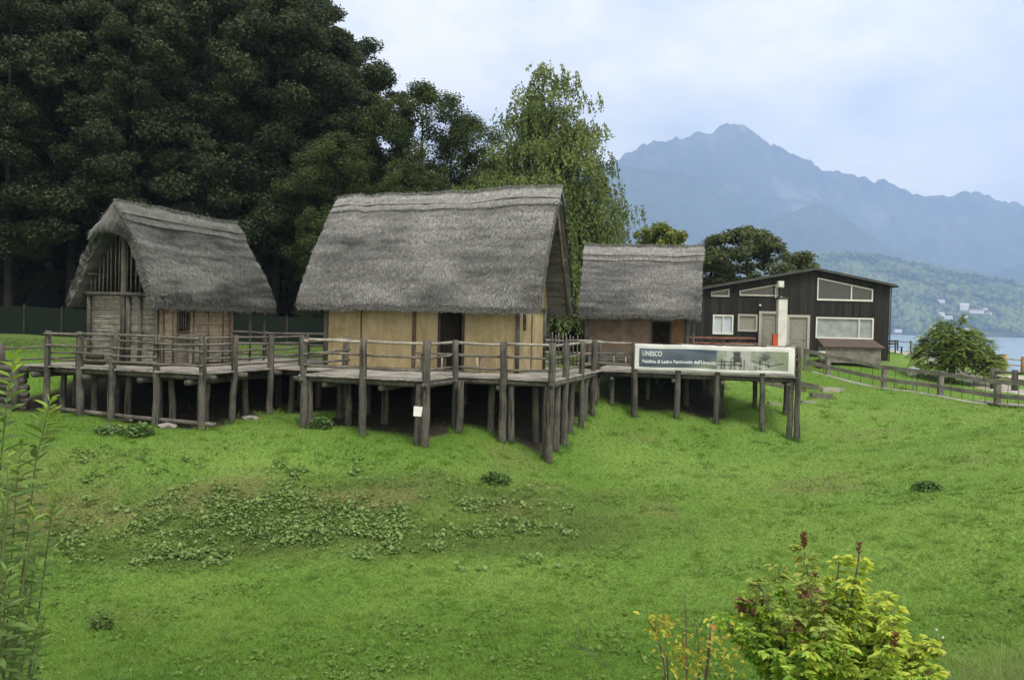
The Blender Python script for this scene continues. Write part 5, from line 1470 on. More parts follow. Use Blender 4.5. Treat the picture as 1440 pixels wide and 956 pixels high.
# floodlight
p = at(1285, 523, 39.5); g = tz(p.x, p.y)
o = thing('floodlight', 'bullet-shaped floodlight with a white face on a thin post behind the board fence', 'lamp', (p.x, p.y, g))
h = p.z - g
MB().tube([(-0.24, -0.12, h - 0.02), (-0.18, -0.1, h), (-0.02, -0.02, h + 0.02), (0.22, 0.1, h + 0.05), (0.36, 0.16, h + 0.06)], [0.2, 0.21, 0.2, 0.14, 0.06], 14).build('housing', plain('blue_grey_metal', (0.2, 0.25, 0.33), 0.4, 0.5, 0.1), o, True)
MB().tube([(-0.262, -0.131, h - 0.026), (-0.245, -0.123, h - 0.021)], [0.17, 0.185], 14).build('lens', WHITE, o, True)
MB().tube([(0.0, 0.0, -0.2), (0, 0, h - 0.16)], 0.035, 8).build('post', M['pale_rail'], o, True)
MB().tube([(0.0, 0.0, h - 0.158), (0, 0, h - 0.05)], 0.05, 8).build('bracket', DARKM, o, True)
# lakeside bench
p = at(1255, 497, 58); g = tz(p.x, p.y)
o = thing('bench', 'dark wooden bench at the lakeside behind the corner of the black building', 'bench', (p.x, p.y, g), 0.5)
for k in range(3): MB().box(-0.8, 0.8, -0.22 + k * 0.15, -0.1 + k * 0.15, 0.42, 0.46).build('seat_slat', M['dark_wood'], o)
for k in range(2): MB().box(-0.8, 0.8, 0.26, 0.30, 0.58 + k * 0.18, 0.70 + k * 0.18).build('back_slat', M['dark_wood'], o)
for x in (-0.7, 0.7):
    MB().box(x - 0.04, x + 0.04, -0.2, -0.12, -0.1, 0.417).build('leg', M['dark_wood'], o); MB().box(x - 0.04, x + 0.04, 0.303, 0.36, -0.1, 0.9).build('leg', M['dark_wood'], o)
SF = [wp(1262, 497, 62), wp(1280, 505, 60), wp(1288, 510, 57)]
rail_fence('rail_fence', 'short thin fence running down from the lakeside bench behind the feathery tree', SF, (0.8,), 0.9, 'dark_wood', 'rail', r=0.05, rr=0.03)
# loose timbers on the grass right of the terrace
for (u0, v0, u1, v1, Y, r_, lab) in ((1032, 541, 1153, 544.5, 38.5, 0.13, 'long grey timber lying behind the banner terrace'), (1155, 547, 1188, 549.5, 38.0, 0.12, 'pale squared timber lying at the right end of the long grey one'), (1140, 557, 1172, 561, 36.0, 0.13, 'grey squared timber lying alone on the grass nearest the fence'),
                                  (1034, 549, 1135, 553, 37.2, 0.09, 'thin grey timber lying below the long one behind the terrace'), (1080, 578, 1106, 579.5, 33.5, 0.06, 'short pale plank on the grass beneath the terrace'), (1126, 570, 1150, 571, 34.5, 0.06, 'short pale plank on the grass right of the terrace posts')):
    a, b = at(u0, v0, Y), at(u1, v1, Y)
    za, zb = tz(a.x, a.y) + r_ * 0.75, tz(b.x, b.y) + r_ * 0.75
    c = Vector(((a.x + b.x) / 2, (a.y + b.y) / 2, (za + zb) / 2))
    mb = MB().beam((a.x - c.x, 0, za - c.z), (b.x - c.x, b.y - a.y + 0.25, zb - c.z), r_ * 2, r_ * 1.8)
    o = mb.build('timber', M['pale_rail'] if 'pale' in lab else M['rail'])
    o.location = c; tag(o, lab, 'timber', 'loose timbers on the grass')
# stones at the foot of the left platform
for i, (u, v, lab) in enumerate(((236, 602, 'flat grey stone on the soil beneath the corner of the left platform'), (175, 596, 'flat stone under the left platform, left of the corner one'), (352, 589, 'grey stone on the soil between the left and middle platforms'))):
    p = at(u, v, 24.6 + 1.0 * i)
    V = ICO_V * np.array([0.32, 0.2, 0.1]) * (1 + 0.3 * (np.random.default_rng(i).random((12, 1)) - 0.5))
    me = np_mesh('stone', V, ICO_F, None, False)
    o = link_obj('stone', me, plain('grey_stone_%d' % i if False else 'grey_stone', (0.24, 0.23, 0.21), 0.9, 0.1, 0.25, 9, 0.4)); o.location = (p.x, p.y, tz(p.x, p.y) + 0.04)
    tag(o, lab, 'stone')

# ------------------------------------------------------------------ trees
def crown_mesh(name, clumps, rng, leaves, lsize, pal, flat=0.6, up=0.5, hang=0.0):
    """clumps: list of (centre, radius). Leaves scattered through each clump."""
    cs = np.array([c for c, r in clumps]); rs = np.array([r for c, r in clumps])
    w = rs ** 2; cnt = np.maximum(8, (leaves * w / w.sum())).astype(int)
    idx = np.repeat(np.arange(len(cs)), cnt); n = len(idx)
    d = rand_dirs(n, rng); rad = rng.random(n) ** 0.45
    off = d * rad[:, None] * rs[idx][:, None] * rng.uniform(0.8, 1.15, n)[:, None]; off[:, 2] *= flat
    c = cs[idx] + off
    c[:, 2] -= hang * rs[idx] * (np.hypot(off[:, 0], off[:, 1]) / rs[idx]) ** 2
    nrm = unit(rand_dirs(n, rng) * 0.8 + np.array([0, 0, up]) + d * 0.5)
    ax = unit(np.cross(nrm, rand_dirs(n, rng))); sd = np.cross(nrm, ax)
    L = lsize * rng.uniform(0.6, 1.25, n)
    v, f = cards(c, ax, sd, L, L * rng.uniform(0.45, 0.75, n))
    ck = rng.normal(0, 1, len(cs))[idx] * 0.6 + rng.normal(0, 0.6, n)
    t = np.clip(0.5 + 0.3 * ck, 0, 1)[:, None]
    C = np.array(pal[0]) * (1 - t) + np.array(pal[1]) * t
    if len(pal) > 2:
        m = (rng.random(n) < 0.06)[:, None]; C = np.where(m, np.array(pal[2]), C)
    return np_mesh(name, v, f, np.repeat(C, 4, 0))
def trunk_mb(H, r, rng, clumps, nl, base_t=0.25, lean=(0, 0)):
    mb = MB()
    pts = [(lean[0] * t * H + 0.15 * math.sin(3 * t) * (H / 20), lean[1] * t * H + 0.1 * math.sin(4 * t + 1), -0.4 + (H + 0.4) * t) for t in np.linspace(0, 0.93, 10)]
    rad = [r * (1 - 0.9 * t) * (1.35 if i == 0 else 1) for i, t in enumerate(np.linspace(0, 0.98, 10))]
    mb.tube(pts, rad, 9)
    ids = rng.permutation(len(clumps))[:nl]
    for i in ids:
        c = Vector(clumps[i][0]); t = max(base_t * 0.7, min(0.85, (c.z - 0.25 * math.hypot(c.x, c.y)) / H))
        k = min(8, int(t / 0.93 * 9)); s = Vector(pts[k]).lerp(Vector(pts[k + 1]), t / 0.93 * 9 - k)
        m = s.lerp(c, 0.5) + Vector((0, 0, 0.06 * (c - s).length))
        rr = max(0.03, r * (1 - t) * 0.42)
        mb.tube([s, m, c], [rr, rr * 0.6, rr * 0.2], 6, False)
    return mb
def broadleaf(name, seed, H, R, zb, ncl, leaves, lsize, pal, shape='round', flat=0.6, rc=0.3):
    rng = np.random.default_rng(seed); cl = []
    for i in range(ncl):
        t = rng.random() ** 0.85
        z = zb + (H - zb) * t
        prof = (math.sin(PI * min(1, (0.12 + 0.88 * t))) ** 0.6) if shape == 'round' else (1 - t) ** 0.7 + 0.08
        prof *= 1 + 0.25 * math.sin(5 * t + seed)
        a = rng.uniform(0, 2 * PI); q = math.sqrt(rng.uniform(0.12, 1)) * R * prof * (1 + 0.2 * math.sin(3 * a + seed))
        r = R * rc * rng.uniform(0.6, 1.2) * (0.75 + 0.25 * (1 - t))
        cl.append((np.array([q * math.cos(a), q * math.sin(a), z - 0.2 * r]), r))
    return cl, rng
def make_tree(kindname, label, seed, H, R, zb, ncl, leaves, lsize, pal, loc, group=None, shape='round', tr=0.3, nl=14, flat=0.6, rc=0.3, cat='tree', barkm='bark', rz=0.0, up=0.5):
    cl, rng = broadleaf(kindname, seed, H, R, zb, ncl, leaves, lsize, pal, shape, flat, rc)
    o = thing(kindname, label, cat, loc, rz, group)
    tk = trunk_mb(H, tr, rng, cl, nl, zb / H).build('trunk', M[barkm], o, True)
    link_obj('crown', crown_mesh('crown', cl, rng, leaves, lsize, pal, flat, up), M['leaf'], o)
    return o
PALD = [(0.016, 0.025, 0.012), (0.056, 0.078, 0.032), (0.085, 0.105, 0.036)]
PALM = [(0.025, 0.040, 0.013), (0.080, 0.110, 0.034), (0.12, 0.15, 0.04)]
WG = 'trees of the dark wood behind the huts'
WLAB = 'tall dark tree among the many in the shaded wood behind the huts'
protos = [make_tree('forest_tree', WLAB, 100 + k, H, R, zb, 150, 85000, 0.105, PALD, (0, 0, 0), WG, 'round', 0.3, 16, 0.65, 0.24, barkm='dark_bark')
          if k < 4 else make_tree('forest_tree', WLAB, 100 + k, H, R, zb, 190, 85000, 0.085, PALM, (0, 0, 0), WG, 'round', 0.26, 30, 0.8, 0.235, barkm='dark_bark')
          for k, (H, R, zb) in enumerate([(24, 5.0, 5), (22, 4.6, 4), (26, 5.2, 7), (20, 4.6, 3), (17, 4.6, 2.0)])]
PUSED = [False] * 5
TR = random.Random(77)
def plant(k, u, Y, H=None, label=WLAB, sink=0.0):
    p = at(u, 480, Y)
    if PUSED[k]: t = copy_tree(protos[k])
    else: t = protos[k]; PUSED[k] = True
    h0 = (24, 22, 26, 20, 17)[k]; s = (H / h0) if H else TR.uniform(0.92, 1.12)
    t.location = (p.x, Y, tz(p.x, Y) - sink); t.rotation_euler = (0, 0, TR.uniform(0, 6.28)); t.scale = (s * TR.uniform(0.95, 1.1), s * TR.uniform(0.95, 1.1), s)
    t['label'] = label
    return t
def top_h(v, u, Y): p = at(u, v, Y); return p.z - tz(p.x, Y)
for i, u in enumerate(range(-330, 440, 88)):
    plant(i % 4, u + TR.uniform(-15, 15), TR.uniform(48.5, 52.5), TR.uniform(19, 23))
for i, u in enumerate(range(-300, 430, 82)):
    plant((i + 2) % 4, u + TR.uniform(-20, 20), TR.uniform(57, 62), TR.uniform(23, 27))
for i, u in enumerate(range(-260, 440, 86)):
    plant((i + 1) % 4, u + TR.uniform(-20, 20), TR.uniform(70, 78), TR.uniform(24, 29))
for i, u in enumerate(range(-280, 450, 62)):
    plant(3, u + TR.uniform(-15, 15), TR.uniform(53.5, 56), TR.uniform(8, 11))
for (k, u, v, Y, lab) in [(1, 405, -35, 55, 'very tall dark tree rising out of the frame left of the sky'), (1, 462, 40, 57, 'tall dark tree at the edge of the sky, tallest one not cut by the frame'), (3, 520, 92, 53, 'dark tree behind the ridge of the ochre hut, left of the lighter broad one'),
                       (4, 590, 122, 50, 'mid-green broad tree with loose leafy outline against the sky'), (4, 648, 165, 52, 'dark rounded tree between the loose mid-green one and the drooping birch'), (3, 690, 228, 58, 'low dark tree partly hidden behind the drooping birch'), (4, 470, 190, 48, 'dark tree directly behind the left end of the ochre hut roof'),
                       (4, 575, 232, 46.5, 'low dark tree directly behind the ridge of the ochre hut'), (4, 668, 248, 47.5, 'low dark tree at the foot of the birch, left side'), (3, 380, 20, 54, 'tall dark tree above the gap between the lattice hut and the ochre hut')]:
    plant(k, u, Y, top_h(v, u, Y), lab)

def birch():
    rng = np.random.default_rng(9)
    H, Y = 14.6, 44.0
    p = at(768, 480, Y)
    o = thing('birch_tree', 'tall birch with drooping green foliage behind the ochre hut', 'tree', (p.x, Y, tz(p.x, Y)))
    tips = []
    lobes = [(-2.2, 0.2, 0.86), (-3.6, 0.3, 0.60), (-1.0, -0.4, 0.95), (-0.5, 0, 1.0), (0.9, 0.3, 0.97), (1.7, -0.2, 0.82), (2.5, 0.2, 0.64), (-2.9, 0.2, 0.68), (0.4, 1.2, 0.85), (0.6, -1.3, 0.8)]
    for i in range(460):
        lx, ly, lh = lobes[rng.integers(len(lobes))]
        t = rng.uniform(0.16, 1.0) ** 0.9 * lh
        q = (1.12 * max(0.03, 1.03 - t)) ** 0.5
        a = rng.uniform(0, 2 * PI); rr = rng.uniform(0.1, 2.0) * (0.42 + q * 0.75)
        tips.append((np.array([lx * (0.45 + 0.7 * q) + rr * math.cos(a), ly + rr * math.sin(a), H * t]), rng.uniform(0.8, 1.9) * (0.6 + 0.7 * (1 - t))))
    C, CL = [], []
    for c, L in tips:
        k = rng.normal(0, 0.22)
        for s in range(15):
            a = rng.uniform(0, 2 * PI); r0 = rng.uniform(0.05, 0.8)
            n = int(15 * L) + 5; t = rng.random(n)
            b = c + np.array([r0 * math.cos(a), r0 * math.sin(a), rng.uniform(-0.25, 0.25)])
            pts = b + np.stack([0.25 * t * math.cos(a), 0.25 * t * math.sin(a), -L * t * rng.uniform(0.5, 1.1)], 1) + rng.normal(0, 0.05, (n, 3))
            C.append(pts); CL.append(np.full(n, k))
    c = np.concatenate(C); n = len(c); k = np.concatenate(CL) + rng.normal(0, 0.2, n)
    ax = unit(rng.normal(0, 0.5, (n, 3)) + np.array([0, 0, -1.0])); nr = rand_dirs(n, rng); sd = unit(np.cross(ax, nr))
    L = rng.uniform(0.05, 0.09, n)
    v, f = cards(c, ax, sd, L, L * 0.65)
    t = np.clip(0.5 + k, 0, 1)[:, None]
    col = np.array([0.078, 0.115, 0.036]) * (1 - t) + np.array([0.20, 0.25, 0.085]) * t
    link_obj('crown', np_mesh('crown', v, f, np.repeat(col, 4, 0)), M['leaf'], o)
    mb = trunk_mb(H, 0.22, rng, [(tp[0], 1) for tp in tips], 60, 0.2)
    bk = NT('birch_bark'); g = bk.noise(bk.pos((1, 1, 3)), 3, 4); bk.base(bk.ramp(g, [(0.42, (0.04, 0.035, 0.03)), (0.6, (0.3, 0.29, 0.26))])); bk.rough(0.8)
    mb.build('trunk', bk.m, o, True)
birch()

def solo(name, label, u, vtop, Y, R, zb, ncl, leaves, ls, pal, seed, **k):
    p = at(u, vtop, Y); g = tz(p.x, Y)
    return make_tree(name, label, seed, p.z - g, R, zb, ncl, leaves, ls, pal, (p.x, Y, g), **k)
solo('broadleaf_tree', 'small yellow-green tree showing above the ridge of the smallest hut', 932, 318, 64, 2.9, 3.0, 80, 16000, 0.13, [(0.10, 0.14, 0.03), (0.23, 0.26, 0.05)], 41, rc=0.26, flat=0.8)
solo('spreading_tree', 'broad olive tree with visible limbs between the smallest hut and the black building roof', 1052, 322, 62, 4.2, 4.4, 95, 20000, 0.13, [(0.050, 0.072, 0.028), (0.125, 0.150, 0.055), (0.16, 0.13, 0.06)], 43, rc=0.21, flat=0.6, nl=26, tr=0.28)
solo('broadleaf_tree', 'olive tree behind the right end of the smallest hut roof', 1000, 335, 66, 3.2, 2.5, 70, 14000, 0.14, [(0.055, 0.072, 0.028), (0.13, 0.15, 0.05)], 45)
solo('broadleaf_tree', 'small dark tree tip showing just over the roof peak of the black building', 1138, 366, 75, 2.0, 2.0, 24, 3500, 0.22, [(0.03, 0.045, 0.018), (0.06, 0.08, 0.025)], 47)
solo('broadleaf_tree', 'dark tree filling the gap between the ochre hut and the smallest hut', 812, 300, 56, 3.4, 1.5, 60, 14000, 0.16, PALM, 49)
solo('broadleaf_tree', 'low dark tree behind the smallest hut, half hidden by the birch', 868, 356, 60, 2.8, 1.0, 50, 12000, 0.16, PALM, 51)

def feathery_tree():
    rng = np.random.default_rng(12)
    Y = 43.5; p = at(1336, 540, Y); g = tz(p.x, Y)
    o = thing('feathery_tree', 'low feathery-leaved tree with arching sprays beside the path, in front of the lake', 'tree', (p.x, Y, g))
    cen = []
    for i in range(150):
        a = rng.uniform(0, 2 * PI); q = math.sqrt(rng.random())
        x = q * 1.95 * math.cos(a) + 0.3; y = q * 1.8 * math.sin(a)
        top = 2.75 * math.sqrt(max(0.05, 1 - 0.75 * q * q)) * (1.0 if x < 0.6 else 0.88) * (1 + 0.16 * math.sin(3 * a + 1) + 0.08 * math.sin(7 * a))
        cen.append(np.array([x, y, rng.uniform(0.9, 1.0) * top if rng.random() < 0.55 else rng.uniform(0.45, top)]))
    B, A, S, N, Ls, Cc = [], [], [], [], [], []
    for c in cen:
        k = rng.normal(0, 0.25)
        out = np.array([c[0] - 0.2, c[1], 0]); out = out / max(0.3, np.linalg.norm(out))
        for s in range(11):
            d = unit(out * rng.uniform(0.0, 0.7) + rng.normal(0, 0.6, 3) + np.array([0, 0, 0.15])); L = rng.uniform(0.35, 0.8)
            for t in np.linspace(0.05, 1, 12):
                pos = c + d * L * t + np.array([0, 0, -0.45 * L * t * t])
                ax0 = unit(d + np.array([0, 0, -1.1 * t])); sdv = unit(np.cross(ax0, [0, 0, 1.0]))
                for sg in (-1, 1):
                    B.append(pos); A.append(unit(ax0 * 0.5 + sdv * sg + np.array([0, 0, -0.25]))); Ls.append(rng.uniform(0.09, 0.17) * (1 - 0.4 * t)); Cc.append(k + rng.normal(0, 0.15))
    B, A, Ls, Cc = np.array(B), np.array(A), np.array(Ls), np.array(Cc)
    sd = unit(np.cross(A, rand_dirs(len(A), rng) * 0.4 + np.array([0, 0, 1.0])))
    v, f = cards(B + A * Ls[:, None] * 0.5, A, sd, Ls * 0.6, Ls * 0.27)
    t = np.clip(0.5 + Cc, 0, 1)[:, None]
    col = np.array([0.09, 0.15, 0.035]) * (1 - t) + np.array([0.27, 0.34, 0.08]) * t
    link_obj('crown', np_mesh('crown', v, f, np.repeat(col, 4, 0)), M['leaf'], o)
    mb = MB()
    mb.tube([(0, 0, -0.3), (0.05, 0, 0.5), (0.15, 0, 0.9)], [0.2, 0.16, 0.14], 9)
    for c in cen[::2]: mb.tube([(0.15, 0, 0.85), Vector((0.15, 0, 0.85)).lerp(Vector(c), 0.5) + Vector((0, 0, 0.2)), c], [0.07, 0.045, 0.015], 6, False)
    mb.build('trunk', M['bark'], o, True)
feathery_tree()

# ------------------------------------------------------------------ grass and ground plants
def visible_xy(n, rng, y0, y1, pw=2.0):
    """random points on the ground, denser near the camera, across a wedge wider than the view"""
    q = rng.random(n)
    y = 1 / ((1 - q) / y0 + q / y1) if pw == 2.0 else y0 + (y1 - y0) * q
    x = (rng.random(n) * 2 - 1) * (0.72 * y + 1.0)
    return x, y
def grass():
    rng = np.random.default_rng(2)
    n = 420000
    x, y = visible_xy(n, rng, 9.5, 44)
    pb = np.array(POST_BASES); k_ = np.repeat(np.arange(len(pb)), 90); aa = rng.uniform(0, 2 * PI, len(k_)); qq = 0.07 + 0.26 * rng.random(len(k_)) ** 1.5
    x = np.r_[x, pb[k_, 0] + qq * np.cos(aa)]; y = np.r_[y, pb[k_, 1] + qq * np.sin(aa)]; tall = np.r_[np.ones(n), rng.uniform(1.2, 2.8, len(k_))]; n = len(x)
    tx_, ty_ = visible_xy(1700, rng, 10, 40); k2 = np.repeat(np.arange(len(tx_)), 34); g2 = rng.normal(0, 0.05, (len(k2), 2)) * (0.6 + ty_[k2] / 25)[:, None]
    x = np.r_[x, tx_[k2] + g2[:, 0]]; y = np.r_[y, ty_[k2] + g2[:, 1]]; tall = np.r_[tall, rng.uniform(1.1, 2.1, len(k2))]; n = len(x)
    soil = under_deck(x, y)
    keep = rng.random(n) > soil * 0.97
    keep &= ~((y > 36) & (x > 18.5 + 0.0 * y) & (rng.random(n) < 0.5))
    u2, v2 = inv((23.4, 40, 0), x, y)
    keep &= ~((np.abs(x - np.interp(y, [33.5, 37.5, 41, 46], [26, 23.5, 23.2, 25.2])) < 1.4) & (y > 32))
    keep &= ~((y > 45) & (x < 8))
    x, y, tall = x[keep], y[keep], tall[keep]; n = len(x)
    z = terrain(x, y)
    big = fbm(x * 0.16, y * 0.16, 9, 3); fine = fbm(x * 0.9, y * 0.9, 1, 4)
    bank = np.exp(-((y - 20.3 - 0.1 * x) / 1.3) ** 2) * (x < 4)
    worn = np.clip(bank * (0.12 + 0.8 * fbm(x * 0.7, y * 0.9, 4, 4)) + 0.9 * np.clip(fbm(x * 0.25 + 3, y * 0.35, 6, 4) - 0.65, 0, 1), 0, 0.6)
    h = rng.uniform(0.026, 0.064, n) * (1 + 0.5 * np.clip(fine, -0.5, 1)) * (0.75 + 0.02 * y) * (1 - 0.3 * worn) * tall
    lean = rng.normal(0, 0.95, (n, 2))
    a = rng.uniform(0, 2 * PI, n); w = rng.uniform(0.004, 0.008, n) * (0.5 + y / 18.0)
    b = np.stack([x, y, z + 0.0], 1); dx = np.stack([np.cos(a) * w, np.sin(a) * w, np.zeros(n)], 1)
    tip = b + np.stack([lean[:, 0] * h, lean[:, 1] * h, h], 1)
    V = np.stack([b - dx, b + dx, tip], 1).reshape(-1, 3)
    t = np.clip(0.5 + 0.45 * big + 0.35 * fine + rng.normal(0, 0.22, n), 0, 1)[:, None]
    C = np.array([0.132, 0.248, 0.036]) * (1 - t) + np.array([0.205, 0.330, 0.062]) * t
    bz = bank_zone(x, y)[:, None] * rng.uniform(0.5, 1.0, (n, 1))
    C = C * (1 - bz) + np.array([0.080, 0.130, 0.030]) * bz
    tree_shade = (sstep(31, 35, y) * sstep(8, 3, x))[:, None] * 0.7  # blades near the wood coloured darker to paint in the trees' shade
    C = C * (1 - tree_shade) + np.array([0.085, 0.140, 0.040]) * tree_shade
    dk = np.clip(fbm(x * 0.22 + 5, y * 0.3, 14, 3) - 0.1, 0, 0.6)[:, None]
    C = C * (1 - dk * np.array([0.5, 0.32, 0.4]))
    dry = (rng.random(n) < 0.05 + 0.5 * worn)[:, None]
    C = np.where(dry, np.array([0.16, 0.155, 0.06]) * rng.uniform(0.7, 1.2, (n, 1)), C)
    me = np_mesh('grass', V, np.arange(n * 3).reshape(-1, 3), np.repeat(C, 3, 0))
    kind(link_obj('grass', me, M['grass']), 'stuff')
grass()
def leaf_patch(name, P, rng, size, pal, lift=0.04, tilt=0.5, mat='leaf_gloss'):
    n = len(P)
    nrm = unit(rand_dirs(n, rng) * tilt + np.array([0, 0, 1.0])); ax = unit(np.cross(nrm, rand_dirs(n, rng))); sd = np.cross(nrm, ax)
    L = rng.uniform(0.7, 1.3, n) * size
    B = P + np.array([0, 0, 1.0]) * rng.uniform(0.3, 1.6, (n, 1)) * lift - ax * L[:, None] * 0.5
    v, f = folded(B, ax, sd, nrm, L, L * 0.38)
    t = np.clip(rng.normal(0.5, 0.3, n), 0, 1)[:, None]
    return np_mesh(name, v, f, np.repeat(np.array(pal[0]) * (1 - t) + np.array(pal[1]) * t, 6, 0))
def ground_cover():
    rng = np.random.default_rng(15)
    n = 70000
    x = rng.uniform(-13, 1.5, n); y = rng.uniform(16.4, 21.8, n)
    e = np.exp(-((x + 5.0) / 4.2) ** 2 - ((y - 18.9 - 0.05 * x) / 1.5) ** 2)
    f = fbm(x * 2.1, y * 2.4, 8, 4) + 0.5 * fbm(x * 0.7, y * 0.9, 2, 2)
    keep = rng.random(n) < 0.85 * sstep(-0.6, 0.6, 0.8 * f - (0.95 - 1.45 * e)) 
    x, y = x[keep], y[keep]
    P = np.stack([x, y, terrain(x, y)], 1)
    kind(link_obj('ground_cover', leaf_patch('ground_cover', P, rng, rng.choice([0.04, 0.06, 0.06, 0.10], len(P)), [(0.10, 0.19, 0.04), (0.25, 0.345, 0.13)], 0.06, 0.6), M['leaf_low']), 'stuff')
    # scattered low weeds in the turf
    n = 7000
    cx, cy = visible_xy(300, rng, 11, 36)
    k = rng.integers(0, len(cx), n); s = rng.normal(0, 0.16, (n, 2)) * (0.6 + cy[k] / 20)[:, None]
    x, y = cx[k] + s[:, 0], cy[k] + s[:, 1]
    ok = under_deck(x, y) < 0.3; x, y = x[ok], y[ok]
    P = np.stack([x, y, terrain(x, y)], 1)
    kind(link_obj('low_weeds', leaf_patch('low_weeds', P, rng, 0.07, [(0.08, 0.155, 0.03), (0.17, 0.26, 0.06)], 0.03, 0.5), M['leaf_low']), 'stuff')
ground_cover()
def weed_clump(label, u, v, Y, R, H, n, pal, size, seed):
    rng = np.random.default_rng(seed); p = at(u, v, Y); g = tz(p.x, p.y)
    d = rand_dirs(n, rng); d[:, 2] = np.abs(d[:, 2]); q = rng.random((n, 1)) ** 0.5
    P = d * q * np.array([R, R, H])
    o = link_obj('weed', leaf_patch('weed', P, rng, size, pal, 0.02, 0.7), M['leaf_low']); o.location = (p.x, p.y, g)
    return tag(o, label, 'plant', 'weeds on the bank')
weed_clump('leafy dark weed clump on the bright grass in front of the left platform', 193, 618, 23.2, 0.42, 0.32, 260, [(0.06, 0.13, 0.03), (0.15, 0.23, 0.08)], 0.12, 1)
weed_clump('paler leafy weed just left of the dark clump before the left platform', 155, 615, 23.4, 0.5, 0.2, 220, [(0.07, 0.13, 0.04), (0.16, 0.24, 0.09)], 0.12, 2)
weed_clump('dark weed clump on the slope at the right, alone in the lawn', 1305, 680, 20.0, 0.36, 0.2, 380, [(0.06, 0.13, 0.03), (0.12, 0.20, 0.055)], 0.08, 3)
weed_clump('dark nettle clump below the platform corner post nearest the viewer', 697, 664, 21.5, 0.42, 0.24, 420, [(0.055, 0.12, 0.03), (0.13, 0.21, 0.06)], 0.085, 14)
weed_clump('pale leafy weed under the front post of the middle platform', 452, 600, 24.9, 0.42, 0.3, 200, [(0.06, 0.12, 0.035), (0.14, 0.22, 0.08)], 0.12, 5)
weed_clump('dark weed with a dry arching stem on the lawn near the left border', 143, 858, 13.6, 0.22, 0.3, 160, [(0.06, 0.11, 0.03), (0.13, 0.19, 0.055)], 0.06, 6)

def shrub(name, label, loc, stems, leaffn, mat='leaf_gloss', stemmat='twig', group=None):
    pass
def yellow_shrub():
    rng = np.random.default_rng(31)
    base = Vector((2.66, 7.0, 0)); base.z = tz(base.x, base.y)
    o = thing('shrub', 'yellow-green leafy shrub with reddish dead sprays at the lower right', 'shrub', base)
    mb = MB(); tips = []
    H = 0.0 - base.z
    for i in range(62):
        a = rng.uniform(0, 2 * PI); q = math.sqrt(rng.random()) * 1.12
        x = q * math.cos(a) * (0.85 if math.cos(a) < 0 else 0.68); y = q * math.sin(a) * 0.8
        top = H * (0.60 + 0.35 * rng.random()) * (1 - 0.26 * q * q) * (1 - 0.16 * max(0, x))
        mid = Vector((x * 0.45, y * 0.45, top * 0.55)); tip = Vector((x + rng.normal(0, .05), y, top))
        mb.tube([(x * 0.12, y * 0.12, -0.1), mid, tip], [0.014, 0.010, 0.004], 6)
        tips.append((mid, tip))
    st = mb.build('stems', M['twig'], o, True)
    B, A, N, L, C = [], [], [], [], []
    for (m, t) in tips:
        for s in np.linspace(-0.2, 1.0, 14):
            c = m.lerp(t, s); red = (c.x < -0.3 and c.z > H * 0.6 and rng.random() < 0.16)
            hgt = (c.z / H)
            for k in range(4):
                a = rng.uniform(0, 2 * PI); d = Vector((math.cos(a), math.sin(a), rng.uniform(-0.1, 0.45)))
                for j in range(5):                                       # compound leaf of five leaflets
                    ang = a + (j - 2) * 0.6
                    dd = unit(np.array([math.cos(ang), math.sin(ang), d.z - 0.25 * abs(j - 2) * 0.5]))
                    B.append(np.array(c + d * 0.05)); A.append(dd); N.append(unit(np.array([-dd[0] * dd[2], -dd[1] * dd[2], 1.0]) + rng.normal(0, .25, 3)))
                    L.append(rng.uniform(0.045, 0.095))
                    y_ = np.clip(0.20 + 0.6 * (hgt - 0.45) + 0.25 * (c.x + 0.1) + rng.normal(0, 0.18), 0, 0.85)
                    col = np.array([0.16, 0.29, 0.035]) * (1 - y_) + np.array([0.46, 0.45, 0.055]) * y_
                    if c.x < 0.0 and hgt > 0.66: col = col * 0.5 + np.array([0.15, 0.175, 0.06]) * 0.5
                    if red: col = np.array([0.16, 0.085, 0.05]) * rng.uniform(0.7, 1.4)
                    C.append(col * 1.35)
    B, A, N, L, C = map(np.array, (B, A, N, L, C))
    sd = unit(np.cross(N, A)); N = np.cross(A, sd)
    v, f = folded(B, A, sd, N, L, L * 0.27, 0.18)
    link_obj('foliage', np_mesh('foliage', v, f, np.repeat(C, 6, 0)), M['leaf_gloss'], o)
    # upright reddish seed spikes
    sm = attr_mat('dry_seed', 0.9, 0.1)
    for i in range(11):
        mb = MB(); mb.cur = (0.13, 0.06, 0.035)
        tp_ = tips[int(rng.integers(len(tips)))][1]; x, y, z0 = tp_.x, tp_.y, tp_.z - 0.02
        h = rng.uniform(0.08, 0.16)
        mb.tube([(x, y, z0), (x + rng.normal(0, .01), y, z0 + h)], [0.006, 0.003], 5)
        for k in range(26):
            t = rng.uniform(0.3, 1); a = rng.uniform(0, 6.28); mb.cur = tuple(np.array([0.14, 0.065, 0.035]) * rng.uniform(.6, 1.4))
            mb.tube([(x, y, z0 + h * t), (x + 0.03 * math.cos(a), y + 0.03 * math.sin(a), z0 + h * t + 0.02)], [0.006, 0.002], 4)
        mb.build('seed_spike', sm, o)
yellow_shrub()

